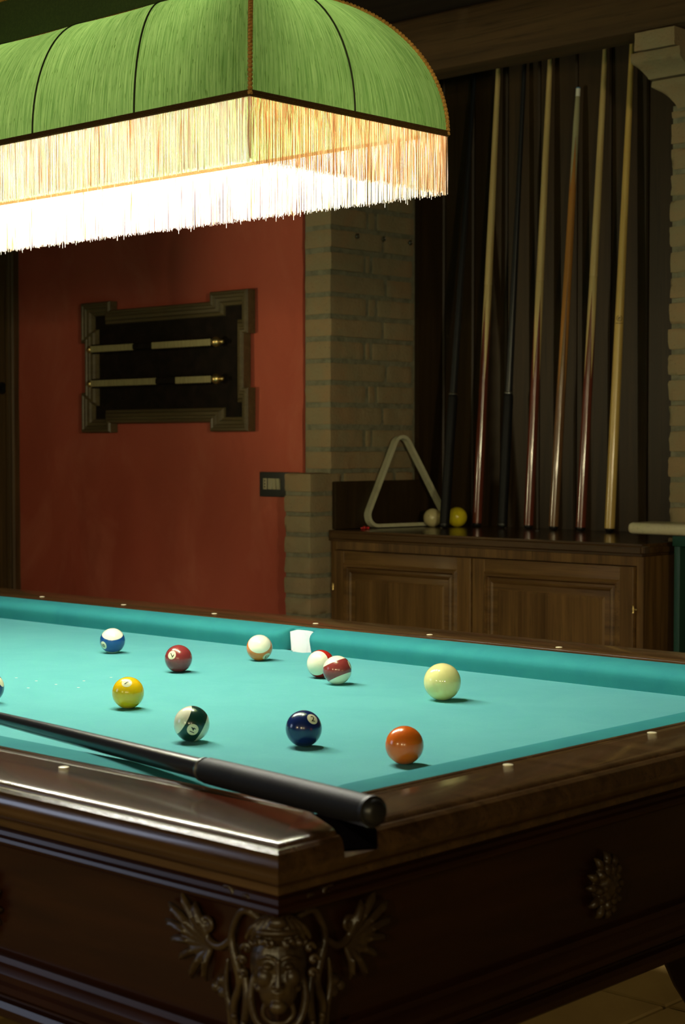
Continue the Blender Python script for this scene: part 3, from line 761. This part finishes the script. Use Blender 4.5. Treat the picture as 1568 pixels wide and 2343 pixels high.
# open collar / beard arch below the face
for s_ in (-1, 1):
    chain(bm, [F(s_*.022, .004, -.508), F(s_*.026, .006, -.530), F(s_*.020, .010, -.552), F(s_*.006, .014, -.560)], [.0032, .0042, .0040, .0032])
    chain(bm, [F(s_*.012, .014, -.532), F(s_*.0145, .014, -.543), F(s_*.008, .015, -.551), F(0, .016, -.552)], [.0024, .0026, .0024, .0024])
    for t in range(5): ball(bm, F(s_*(.006+.009*t), .010-.004*t, -.566+.0022*t*t*.4), .0036, u=8, v=6)
obj_mask = obj('carved_mask', bm, 'carving', tb); remesh(obj_mask, .0011)
for side in (-1, 1):
    bm = B()
    # long double scroll framing the face
    chain(bm, [S(side, .020, -.452, .004), S(side, .040, -.447, .005), S(side, .052, -.458, .005), S(side, .058, -.478, .006), S(side, .050, -.500, .007), S(side, .046, -.520, .007), S(side, .054, -.545, .007), S(side, .050, -.572, .006)],
          [.003, .0045, .004, .004, .0048, .0040, .0045, .0035])
    chain(bm, [S(side, .040, -.505, .006), S(side, .034, -.530, .008), S(side, .038, -.556, .008), S(side, .046, -.580, .006)], [.003, .005, .0045, .003])
    chain(bm, [S(side, .064, -.500, .005), S(side, .066, -.525, .006), S(side, .060, -.552, .006), S(side, .062, -.575, .005)], [.002, .0036, .0040, .0025])
    # top scroll that laps over the moulding
    for (cs_, cz, r0_) in ((.036, -.440, .0085), (.062, -.436, .0095), (.092, -.472, .0085)):
        pts = [S(side, cs_+r0_*(1-.1*t)*math.cos(t*.7+1), cz+r0_*(1-.1*t)*math.sin(t*.7+1), .006) for t in range(9)]
        chain(bm, pts, [.0027]*9, 3); ball(bm, S(side, cs_, cz, .006), r0_*.4, u=8, v=6)
    chain(bm, [S(side, .058, -.478, .005), S(side, .074, -.489, .006), S(side, .090, -.486, .006), S(side, .098, -.474, .006)], [.004, .0046, .004, .003])
    # leaf spray
    hub = (.088, -.492)
    for (ls, lz, w) in ((.112, -.452, .0042), (.132, -.446, .0046), (.152, -.460, .0044), (.158, -.478, .0042), (.150, -.496, .0042), (.136, -.514, .0044), (.118, -.530, .0046), (.096, -.528, .0036)):
        mx_, mz_ = (hub[0]+ls)/2, (hub[1]+lz)/2
        chain(bm, [S(side, hub[0], hub[1], .004), S(side, mx_, mz_+.003, .0085), S(side, hub[0]+(ls-hub[0])*.8, hub[1]+(lz-hub[1])*.8+.002, .008), S(side, ls, lz, .004)], [.0030, w*1.1, w, .0014], 5)
        chain(bm, [S(side, mx_, mz_+.003, .0135), S(side, hub[0]+(ls-hub[0])*.85, hub[1]+(lz-hub[1])*.85, .0115)], [.0016, .0010], 3)
    for (ls, lz) in ((.072, -.522), (.080, -.530), (.070, -.534)): ball(bm, S(side, ls, lz, .005), .0062, u=10, v=8)
    o = obj('carved_leaf_spray', bm, 'carving', tb); remesh(o, .0013)
def rosette(center, nv, uv):
    bm = B(); up = V(0, 0, 1)
    for ringn, (cnt, rad, sz) in enumerate(((12, .030, .0075), (9, .020, .0075), (6, .011, .006))):
        for t in range(cnt):
            a = 2*math.pi*(t+.5*ringn)/cnt + random.uniform(-.1, .1)
            c_ = center + uv*math.cos(a)*rad*.95 + up*math.sin(a)*rad*1.12
            chain(bm, [center + uv*math.cos(a)*rad*.4+up*math.sin(a)*rad*.5 + nv*(.006+.003*ringn), c_+nv*(.008+.003*ringn), c_+nv*(.003+.003*ringn)+uv*math.cos(a)*.005+up*math.sin(a)*.006], [.003, sz*.72, .002], 3)
    ball(bm, center+nv*.014, .0065, u=12, v=8); ball(bm, center, 1, (.026, .026, .032) if False else (.02, .02, .02), u=12, v=8)
    o = obj('carved_rosette', bm, 'carving', tb); remesh(o, .0013)
rosette(V(TX1-.012, 1.679, H-.518), V(1, 0, 0), V(0, 1, 0))
rosette(V(-1.615, TY0+.012, H-.518), V(0, -1, 0), V(1, 0, 0))

# ---------------------------------------------------------------- cues
def pal(t): return t
def cue_parts(kind, L, parent):
    if kind == 'black':
        g = .336 if 'across' in parent['label'] else .405
        bm = B(); lathe(bm, [(.0128, g-.02), (.0116, g+.02), (.0100, .75), (.0082, 1.0), (.0066, L-.03), (.0064, L-.022)], 24); obj('shaft', bm, 'black_cue', parent, local=True)
        bm = B(); lathe(bm, [(.0125, .012), (.0146, .014), (.0150, .04), (.0152, .12), (.0149, .124), (.0152, .13), (.0150, .25), (.0147, .254), (.0150, .26), (.0146, g-.008), (.0130, g-.002), (.011, g)], 32); obj('grip', bm, 'grip', parent, local=True)
        bm = B(); lathe(bm, [(.011, g), (.0136, g+.001), (.0136, g+.004), (.0122, g+.006)], 32); obj('collar', bm, 'steel', parent, local=True)
        bm = B(); lathe(bm, [(.0150, .0135), (.0154, .012), (.0152, .0085), (.013, .008)], 32); obj('butt_ring', bm, 'iron_dark', parent, local=True)
    else:
        bt, sh = {'maple': ('splice', 'maple'), 'orange': ('splice_orange', 'splice_top'), 'plain': ('maple_plain', 'maple_plain')}[kind]
        j = .74
        bm = B(); lathe(bm, [(.0128, .010), (.0148, .011), (.0150, .03), (.0146, .25), (.0134, .5), (.0118, j)], 28); obj('butt', bm, bt, parent, local=True)
        bm = B(); lathe(bm, [(.0118, j), (.0106, .95), (.0090, 1.2), (.0068, L-.03), (.0066, L-.028)], 28); obj('shaft', bm, sh, parent, local=True)
    bm = B(); lathe(bm, [(.006, 0), (.0095, .0012), (.0120, .004), (.0130, .010), (.0128, .013)], 28); obj('bumper', bm, 'rubber', parent, local=True)
    fr_, tl = (.0066, .024)
    bm = B(); lathe(bm, [(fr_, L-tl-.004), (fr_, L-.005)], 20); obj('ferrule', bm, 'ferrule', parent, local=True)
    bm = B(); lathe(bm, [(fr_, L-.005), (fr_*.96, L-.002), (fr_*.5, L), (0, L+.0005)], 20); obj('tip', bm, 'tip', parent, local=True)
def place_cue(name, label, kind, base, through, L, twist=0, group='cues leaning in the niche'):
    base, through = Vector(base), Vector(through)
    d = (through-base).normalized()
    o = thing(name, label, 'cue', base, group)
    o.rotation_mode = 'QUATERNION'; o.rotation_quaternion = d.to_track_quat('Z', 'Y') @ Matrix.Rotation(twist, 4, 'Z').to_quaternion()
    cue_parts(kind, L, o); return o
def lean(bx_, by_, tx, ty, tz): return (W(bx_, by_, CZ+.001), W(tx, ty, tz))
place_cue('pool_cue', 'black cue with a thick grip leaning in front of the two balls and rack', 'black', *lean(-3.300, 3.996, -3.348, 4.196, 1.144), 1.45)
place_cue('pool_cue', 'wooden cue with burgundy butt between the two black cues in the niche', 'maple', *lean(-3.285, 4.135, -3.258, 4.199, 1.141), 1.47, .3)
place_cue('pool_cue', 'black cue with a grip between two burgundy-butted cues in the niche', 'black', *lean(-3.180, 4.125, -3.159, 4.199, 1.142), 1.45)
place_cue('pool_cue', 'wooden cue with burgundy butt right beside the short white-tipped cue, on its left', 'maple', *lean(-3.087, 4.132, -3.064, 4.199, 1.142), 1.47, 1.1)
place_cue('pool_cue', 'short orange-brown cue whose white and blue tip shows below the beam', 'orange', *lean(-2.990, 4.124, -2.962, 4.199, 1.048), 1.302, .9)
place_cue('pool_cue', 'wooden cue with burgundy butt beside the plain pale stick', 'maple', *lean(-2.894, 4.125, -2.868, 4.199, 1.145), 1.47, .6)
G_ = place_cue('pool_cue', 'plain pale maple cue with a small black emblem, rightmost in the niche', 'plain', *lean(-2.795, 4.127, -2.776, 4.199, 1.146), 1.47)
# printed emblem on the pale cue: wreath ring, inner mark and a band of tiny lettering (facing the room)
gm = world_of(G_); gi = gm.inverted()
camdir = (gi.to_3x3() @ (V(0, 0, H) - gm.translation)).normalized(); a0 = math.atan2(camdir.y, camdir.x)
def on_cue(u, z, zoff=.0002):
    r_ = .0136-.0018*(z-.5)/.24 if z > .5 else .0146-.0012*(z-.25)/.25
    r_ += zoff; a = a0+u/r_; return V(r_*math.cos(a), r_*math.sin(a), z)
bm = B(); zc = .612
def ring_patch(r_in, r_out, a0_, a1_, n=20):
    pr = [[bm.verts.new(on_cue(q*math.cos(a), zc+q*math.sin(a))) for q in (r_in, r_out)] for a in [a0_+(a1_-a0_)*t/n for t in range(n+1)]]
    for p, q in zip(pr, pr[1:]): bm.faces.new((p[0], p[1], q[1], q[0]))
ring_patch(.0072, .0086, R(110), R(430)); ring_patch(.0015, .0036, 0, R(250)); ring_patch(.0042, .0050, R(200), R(330))
for t in range(11):
    uu = -.0105+.0021*t; h_ = .0016 if t % 2 else .0022
    q = [bm.verts.new(on_cue(u_, z_)) for u_, z_ in ((uu-.0008, zc-.0150), (uu+.0008, zc-.0150), (uu+.0008, zc-.0150+h_), (uu-.0008, zc-.0150+h_))]; bm.faces.new(q)
obj('printed_emblem', bm, 'ink', G_, local=True, smooth=0)
# cue lying across the corner of the table
bB = V(-1.0640, 1.1930, H-.3440); gG = V(-1.3902, 1.2728, H-.3565)
place_cue('pool_cue', 'black cue lying across the near table corner, shaft over the cloth', 'black', bB, gG, 1.40, group='cue on the table')

# ---------------------------------------------------------------- balls
RB = .0254
camX = V(.7320856, .6812126, 0); 
def number_patch(parent, nloc, text, rot, upl, rad=.34):
    """spot patch and numeral wrapped onto the ball; nloc centre direction, upl image-up direction (local frame of the ball)"""
    n_ = nloc.normalized(); u_ = (upl - n_*upl.dot(n_)).normalized(); r_ = u_.cross(n_)
    if rot: c, s = math.cos(rot), math.sin(rot); r2 = r_*c + u_*s; u2 = -r_*s + u_*c; r_, u_ = r2, u2
    rb_ = parent['rad']
    def wrap(x, y, h):
        d = (n_ + r_*x + u_*y).normalized(); return d*(rb_+h)
    bm = B(); rings = []; c0 = bm.verts.new(wrap(0, 0, .00008)); prev = None
    for q in range(1, 6):
        ring = [bm.verts.new(wrap(rad*q/5*math.cos(a), rad*q/5*math.sin(a), .00008 if q < 5 else .00002)) for a in [2*math.pi*t/36 for t in range(36)]]
        for i in range(36):
            j = (i+1) % 36
            if prev is None: bm.faces.new((c0, ring[i], ring[j]))
            else: bm.faces.new((prev[i], ring[i], ring[j], prev[j]))
        prev = ring
    sp_ = obj('number_spot', bm, 'spot', parent, local=True)
    if text:
        cu = bpy.data.curves.new('t', 'FONT'); cu.body = text; cu.size = rad*(1.45 if len(text) == 1 else 1.15); cu.align_x = 'CENTER'; cu.align_y = 'CENTER'; cu.offset = .004
        to = bpy.data.objects.new('t', cu); COL.objects.link(to); bpy.context.view_layer.update()
        me = bpy.data.meshes.new_from_object(to.evaluated_get(bpy.context.evaluated_depsgraph_get())); bpy.data.objects.remove(to)
        bm = B(); bm.from_mesh(me); bpy.data.meshes.remove(me)
        bmesh.ops.triangulate(bm, faces=bm.faces)
        for _ in range(6):
            long_ = [e_ for e_ in bm.edges if e_.calc_length() > .06]
            if not long_: break
            bmesh.ops.subdivide_edges(bm, edges=long_, cuts=1); bmesh.ops.triangulate(bm, faces=bm.faces)
        xs_ = [v.co.x for v in bm.verts]; ys_ = [v.co.y for v in bm.verts]; ox = (min(xs_)+max(xs_))/2; oy = (min(ys_)+max(ys_))/2
        for v in bm.verts: v.co = wrap(v.co.x-ox, v.co.y-oy, .00026)
        obj('numeral', bm, 'numeral', sp_, local=True, smooth=0)
def pool_ball(name, label, loc, mat, rad=RB, pole=None, num=None, text=None, rot=0, srad=.34):
    """pole / num given in the viewer's frame at the ball (right, up, towards viewer)"""
    loc = Vector(loc); t = (V(0, 0, H)-loc).normalized(); r_ = V(0, 0, 1).cross(t).normalized(); u_ = t.cross(r_)
    conv = lambda q: r_*q[0]+u_*q[1]+t*q[2]
    bm = B(); bmesh.ops.create_uvsphere(bm, u_segments=48, v_segments=32, radius=rad)
    o = obj(name, bm, mat, smooth=180); o.location = loc; o['rad'] = rad
    P = conv(pole).normalized() if pole else V(0, 0, 1)
    X = conv(num) if num else P.orthogonal(); X = (X-P*X.dot(P)).normalized() if pole else X.normalized()
    if not pole: P = X.orthogonal().normalized()
    Yv = P.cross(X); rm = Matrix((X, Yv, P)).transposed()
    o.rotation_mode = 'QUATERNION'; o.rotation_quaternion = rm.to_quaternion()
    tag(o, label, 'billiard ball', 'balls on the teal cloth' if loc.y < 3 else 'balls on the cabinet')
    if num: number_patch(o, V(1, 0, 0), text, rot, rm.inverted() @ u_, srad)
    return o
zb = BED+RB
pool_ball('pool_ball', 'blue and white striped ball number 10 near the far cushion', W(-2.701, 2.220, zb), ball_mat('stripe_blue', (.010, .07, .27), True, .56), pole=(0, .85, .53), num=(-.72, -.40, .55), text='10', rot=R(-12))
pool_ball('pool_ball', 'plain maroon ball with number 7', W(-2.384, 2.116, zb), ball_mat('solid_maroon', (.27, .035, .035)), num=(-.49, .27, .82), text='7', rot=R(-123))
pool_ball('pool_ball', 'orange and white striped ball number 13 left of the side pocket', W(-2.397, 2.338, zb), ball_mat('stripe_orange', (.85, .22, .03), True), pole=(0, .57, .82), num=(.55, -.67, .5), text='13', rot=R(-155))
pool_ball('pool_ball', 'red and white striped ball behind the maroon striped one', W(-2.138, 2.240, zb), ball_mat('stripe_red', (.46, .020, .012), True), pole=(-.46, .10, .88), num=(.86, .05, .44), text='11')
pool_ball('pool_ball', 'maroon banded white ball in front of the red striped one', W(-2.058, 2.198, zb), ball_mat('stripe_maroon', (.27, .04, .035), True, .52), pole=(-.38, .92, -.10), num=(.88, .36, .16), text='15', rot=R(20))
pool_ball('pool_ball', 'yellow ball with number 1', W(-2.113, 1.768, zb), ball_mat('solid_yellow', (.92, .56, .008)), num=(-.08, .63, .77), text='1', rot=R(-48))
pool_ball('pool_ball', 'dark green and white striped ball number 14', W(-1.810, 1.631, zb), ball_mat('stripe_green', (.008, .045, .032), True), pole=(-.86, .46, .22), num=(.16, -.39, .91), text='14', rot=R(66))
pool_ball('pool_ball', 'dark blue ball with number 2', W(-1.665, 1.710, zb), ball_mat('solid_blue', (.006, .018, .10)), num=(.49, .53, .69), text='2', rot=R(-8))
pool_ball('pool_ball', 'plain orange ball nearest the table corner', W(-1.475, 1.705, zb), ball_mat('solid_orange', (.80, .15, .012)))
pool_ball('pool_ball', 'blue ball cut off by the left edge of the picture', W(-2.325, 1.651, zb), ball_mat('solid_blue_2', (.006, .022, .13)), num=(.84, .34, .42), text=None)
pool_ball('cue_ball', 'large cream cue ball on the teal cloth', W(-1.802, 2.178, BED+.03075), M['cue_ball'], rad=.03075)
pool_ball('billiard_ball', 'speckled ivory ball against the white triangle rack on the cabinet', W(-3.384, 4.042, CZ+.0285), M['speckled'], rad=.0285)
pool_ball('billiard_ball', 'yellow ball on the cabinet right of the black cue', W(-3.325, 4.088, CZ+.0310), M['yellow_old'], rad=.0310)

# ---------------------------------------------------------------- triangle rack
bm = B()
def rounded_tri(s, r, n=8):
    """rounded triangle of side s standing on its base; returns (u, v) loop"""
    A = [Vector((-s/2, 0)), Vector((s/2, 0)), Vector((0, s*math.sqrt(3)/2))]; cen = Vector((0, s/(2*math.sqrt(3)))); out = []
    for k, (a, st) in enumerate(zip(A, (210, 330, 90))):
        c = a + (cen-a).normalized()*(2*r)
        for t in range(n+1): an = R(st-60+120*t/n); out.append(c+Vector((math.cos(an), math.sin(an)))*r)
    return out
so_ = .365; outer = rounded_tri(so_, .036); inner = rounded_tri(so_-2*.0105*math.sqrt(3), .0255)
inner = [p+Vector((0, .0105)) for p in inner]
base = V(-3.440, 3.985, H+CZ+.0005); ub = V(.15, .988, 0).normalized(); lean_ = V(-.10, .015, 1).normalized(); dep = ub.cross(lean_).normalized()
loops = []
for lst, d0 in ((outer, -.011), (outer, -.013), (outer, .011), (inner, .011), (inner, -.011)):
    loops.append([bm.verts.new(base+ub*p.x+lean_*p.y+dep*d0) for p in lst])
loops.pop(1)
for q in range(4):
    a, b = loops[q], loops[(q+1) % 4]
    for i in range(len(a)): j = (i+1) % len(a); bm.faces.new((a[i], a[j], b[j], b[i]))
minz = min(v.co.z for v in bm.verts)
for v in bm.verts: v.co.z += H+CZ+.0005-minz
tag(obj('triangle_rack', bm, 'white_plastic'), 'cream plastic ball triangle leaning upright on the cabinet', 'ball rack')
# small odds on the cabinet top
bm = B(); ball(bm, W(-3.448, 3.80, CZ+.0045), .0045, (1.3, 1, 1)); ball(bm, W(-3.440, 3.808, CZ+.004), .004, (1.6, 1, 1)); tube(bm, [W(-3.455, 3.793, CZ+.003), W(-3.444, 3.804, CZ+.004)], .0025, 8)
tag(obj('sweet_wrapper', bm, 'red_plastic'), 'tiny red scrap on the left end of the cabinet top', 'scrap')
bm = B(); lathe(bm, [(.008, 0), (.0082, .0012), (.007, .0018), (.0, .0016)], 20, None, W(-3.00, 4.06, CZ+.0003))
tag(obj('coin', bm, 'steel'), 'small silvery coin on the cabinet top between the cue butts', 'coin')

# ---------------------------------------------------------------- hanging lamp
LX0, LX1, LY0, LY1 = -3.237, -1.743, 1.684, 2.116; LZ = .4914
lamp = thing('billiard_lamp', 'long green fabric billiard lamp with a glowing cream fringe', 'lamp', W(-2.49, 1.90, CEIL))
A_, B_ = .175, .215; NV = 20
def prof_pt(t):       # t 0..1 up the shade: inset, height on a quarter ellipse
    a = t*math.pi/2; return A_*(1-math.cos(a)), B_*math.sin(a)
def shade_pt(side, u, t, bulge=0):
    """side 0 near long, 1 right end, 2 far long, 3 left end; u 0..1 along it"""
    i, h = prof_pt(t); i -= bulge
    x0, x1, y0, y1 = LX0+i, LX1-i, LY0+i, LY1-i
    if side == 0: return W(x0+(x1-x0)*u, y0, LZ+h)
    if side == 1: return W(x1, y0+(y1-y0)*u, LZ+h)
    if side == 2: return W(x1+(x0-x1)*u, y1, LZ+h)
    return W(x0, y1+(y0-y1)*u, LZ+h)
bm = B(); uvl = bm.loops.layers.uv.new('UVMap')
for side in range(4):
    Ls = (LX1-LX0) if side % 2 == 0 else (LY1-LY0); npan = 6 if side % 2 == 0 else 2; sub = 10
    nu = npan*sub; g = []
    for j in range(NV+1):
        row = []
        for i in range(nu+1):
            pu = (i % sub)/sub; bul = -.007*math.sin(math.pi*pu)*math.sin(math.pi*j/NV)
            row.append(bm.verts.new(shade_pt(side, i/nu, j/NV, bul)))
        g.append(row)
    for j in range(NV):
        for i in range(nu):
            f = bm.faces.new((g[j][i], g[j][i+1], g[j+1][i+1], g[j+1][i]))
            for lp, (ii, jj) in zip(f.loops, ((i, j), (i+1, j), (i+1, j+1), (i, j+1))): lp[uvl].uv = (side*3.1+Ls*ii/nu, .28*jj/NV)
bmesh.ops.remove_doubles(bm, verts=bm.verts, dist=1e-5)
obj('shade_fabric', bm, 'shade', lamp, smooth=40)
# gallery (upright band) above
i, h = prof_pt(1); gx0, gx1, gy0, gy1 = LX0+i, LX1-i, LY0+i, LY1-i
bm = B(); lo = [W(gx0, gy0, LZ+h), W(gx1, gy0, LZ+h), W(gx1, gy1, LZ+h), W(gx0, gy1, LZ+h)]
zz = [0, .085]; L_ = [[bm.verts.new(p+V(0, 0, q)) for p in lo] for q in zz]
for i in range(4): j = (i+1) % 4; bm.faces.new((L_[0][i], L_[0][j], L_[1][j], L_[1][i]))
bm.faces.new(L_[1]); obj('gallery', bm, 'shade_gallery', lamp, smooth=0)
# ribs
for side in range(4):
    npan = 6 if side % 2 == 0 else 2
    for q in range(1, npan):
        bm = B(); tube(bm, [shade_pt(side, q/npan, t/NV, .0006) for t in range(NV+1)], .0016, 6); obj('rib', bm, 'shade_rib', lamp)
# braids: bottom band, ridge braids and scalloped top braids
bm = B()
for (d0, z0_, d1, z1_) in ((.0005, -.0045, .0015, .0045),):
    prof = [(.0008, .0050), (.0026, .0040), (.0022, .0018), (.0030, .0006), (.0024, -.0012), (.0030, -.0028), (.0016, -.0046), (-.0012, -.0046), (-.0012, .0050)]
    loops = []
    for d, z in prof: loops.append([bm.verts.new(W(x, y, LZ+z)) for x, y in ((LX0-d, LY0-d), (LX1+d, LY0-d), (LX1+d, LY1+d), (LX0-d, LY1+d))])
    for q in range(len(loops)):
        a, b = loops[q], loops[(q+1) % len(loops)]
        for i in range(4): j = (i+1) % 4; bm.faces.new((a[i], a[j], b[j], b[i]))
obj('bottom_braid', bm, 'braid_dark', lamp, smooth=30)
def scallops(pts, r):
    bm = B(); tot = 0; pts = [Vector(p) for p in pts]; nxt = 0
    for a, b in zip(pts, pts[1:]):
        L = (b-a).length
        while nxt <= tot+L:
            p = a.lerp(b, (nxt-tot)/L if L else 0)
            d = (b-a).normalized()
            bmesh.ops.create_icosphere(bm, subdivisions=1, radius=r, matrix=Matrix.Translation(p)); nxt += r*1.45
        tot += L
    tube(bm, pts, r*.55, 6); return bm
def dense(a, b, n=2): return [Vector(a).lerp(Vector(b), t/n) for t in range(n+1)]
for (sd, u) in ((0, 1), (2, 0), (0, 0), (2, 1)):
    pts = []
    for t in range(NV+1):
        p = shade_pt(sd, u, t/NV); o_ = V(1 if p.x > -2.49 else -1, 1 if p.y > 1.9 else -1, .6).normalized()*.001; pts.append(p+o_)
    obj('ridge_braid', scallops(pts, .0044), 'braid_gold', lamp)
for zz_ in (.007, .088):
    c4 = [p+V(0, 0, zz_) for p in lo]
    for i in range(4): obj('top_braid', scallops(dense(c4[i], c4[(i+1) % 4]), .0034), 'braid_gold', lamp)
# fringe
def fringe(p0, p1, outv):
    bm = B(); L = (p1-p0).length; d = (p1-p0).normalized(); s = 0; cl = 0
    while s < L:
        for lay in (0, 1):
            off = outv*(-.0012 if lay else .0008) + d*random.uniform(-.0006, .0006)
            ln = .091+random.uniform(-.003, .004); 
            if random.random() < .03: ln += random.uniform(.002, .010)
            p = p0 + d*(s + (.0006 if lay else 0)) + off + V(0, 0, .0012 if lay else 0) - outv*(.0012 if lay else 0)
            q1 = p+V(0, 0, -.004); drift = d*random.uniform(-.0012, .0012)+outv*random.uniform(-.0012, .0012)
            if random.random() < .04: drift += d*random.uniform(-.003, .003)
            r_ = random.uniform(.00036, .00056)
            tube(bm, [p, q1, p+V(0, 0, -ln*.35)+drift*.5, p+V(0, 0, -ln*.7)+drift*.7+d*random.uniform(-.0004, .0004), p+V(0, 0, -ln)+drift], [r_, r_, r_, r_*.95, r_*.9], 3, caps=False)
        s += .0015+random.uniform(-.0002, .0002)
    o = obj('fringe', bm, 'fringe_end' if abs(outv.x) > .5 else 'fringe', lamp, smooth=180); o['kind'] = 'stuff'
c4 = [W(LX0, LY0, LZ-.003), W(LX1, LY0, LZ-.003), W(LX1, LY1, LZ-.003), W(LX0, LY1, LZ-.003)]
for i, ov in enumerate((V(0, -1, 0), V(1, 0, 0), V(0, 1, 0), V(-1, 0, 0))): fringe(c4[i], c4[(i+1) % 4], ov)
# bulbs hang from a bar inside, seen glowing through the cloth
for xb in (-1.955, -2.213, -2.478, -2.740, -3.005):
    bm = B(); lathe(bm, [(0, -.032), (.014, -.029), (.024, -.018), (.028, -.004), (.026, .010), (.018, .026), (.013, .036), (.013, .040)], 20, None, W(xb, 1.90, .595)); bl = obj('bulb', bm, 'bulb', lamp)
    bm = B(); lathe(bm, [(.016, .040), (.018, .044), (.018, .075), (.010, .085)], 16, None, W(xb, 1.90, .595)); obj('socket', bm, 'iron', bl)
bm = B(); box(bm, LX0+.18, LX1-.18, 1.893, 1.907, H+.676, H+.690); obj('socket_bar', bm, 'iron', lamp)
for xr in (-3.0, -1.98):
    bm = B(); tube(bm, [W(xr, 1.9, .69), W(xr, 1.9, CEIL)], .006, 12); lathe(bm, [(.045, 0), (.040, -.012), (.012, -.022)], 24, None, W(xr, 1.9, CEIL)); obj('hanging_rod', bm, 'brass', lamp)

# ---------------------------------------------------------------- light
def area(name, loc, target, size, power, col):
    l = bpy.data.lights.new(name, 'AREA'); l.size = size; l.energy = power; l.color = col
    o = bpy.data.objects.new(name, l); COL.objects.link(o); o.location = loc
    o.rotation_mode = 'QUATERNION'; o.rotation_quaternion = (Vector(target)-Vector(loc)).to_track_quat('-Z', 'Y'); return o
wl = area('window_light', (-4.6, -1.2, 1.7), (-2.0, 1.1, .7), 1.0, 1.4, (.62, .75, 1.0)); wl.data.spread = R(60)
def spot(name, loc, target, power, col, ang, blend=.8, rad=.12):
    l = bpy.data.lights.new(name, 'SPOT'); l.energy = power; l.color = col; l.spot_size = R(ang); l.spot_blend = blend; l.shadow_soft_size = rad
    o = bpy.data.objects.new(name, l); COL.objects.link(o); o.location = loc
    o.rotation_mode = 'QUATERNION'; o.rotation_quaternion = (Vector(target)-Vector(loc)).to_track_quat('-Z', 'Y'); return o
spot('niche_fill', (-4.8, .7, 1.28), (-3.08, 4.15, 1.78), 80, (1.0, .86, .48), 33, 1.0)  # added fill for the cue niche, placed left so cue shadows fall right
spot('pillar_fill', (1.3, .1, 1.50), (-3.5, 4.0, 1.50), 150, (1.0, .86, .52), 27, .7)  # added fill that brightens the niche-side face of the brick pillar
spot('floor_fill', (-.7, 3.35, 2.4), (-2.15, 3.3, 0), 28, (1.0, .82, .45), 34)  # added fill that brightens the floor patch seen below the table
for i_, (p_, e_) in enumerate((((.6, -.7, 1.50), 26), ((-.1, -1.2, 1.56), 44), ((-1.6, -1.7, 1.62), 44))):
    l = bpy.data.lights.new('wall_light', 'POINT'); l.energy = e_; l.color = (1.0, .84, .46); l.shadow_soft_size = .03
    o = bpy.data.objects.new('wall_light', l); COL.objects.link(o); o.location = p_
w = bpy.data.worlds.new('dim_room'); scene.world = w; w.use_nodes = True
bg = w.node_tree.nodes['Background']; bg.inputs[0].default_value = (.80, .75, .45, 1); bg.inputs[1].default_value = .012

# ---------------------------------------------------------------- camera
cam = bpy.data.cameras.new('camera'); co = bpy.data.objects.new('camera', cam); COL.objects.link(co); scene.camera = co
cam.sensor_fit = 'VERTICAL'; cam.sensor_height = 36; cam.sensor_width = 24; cam.lens = 3936.82/2343*36
cam.clip_start = .05; cam.clip_end = 50
Xr = (.7320856, -.0263682, .6807021); Yr = (.6812126, .0283374, -.7315370); Zr = (0, .9992506, .0387078)
co.matrix_world = Matrix(((*Xr, 0), (*Yr, 0), (*Zr, H), (0, 0, 0, 1)))
cam.dof.use_dof = True; cam.dof.focus_distance = 2.85; cam.dof.aperture_fstop = 10

scene.view_settings.view_transform = 'Standard'; scene.view_settings.look = 'None'; scene.view_settings.exposure = 0; scene.view_settings.gamma = 1
cy = scene.cycles
cy.use_denoising = True; cy.denoiser = 'OPENIMAGEDENOISE'; cy.max_bounces = 8; cy.diffuse_bounces = 5; cy.glossy_bounces = 3; cy.transmission_bounces = 4
cy.sample_clamp_indirect = 6; cy.caustics_reflective = False; cy.caustics_refractive = False
cy.use_adaptive_sampling = True; cy.adaptive_threshold = .015
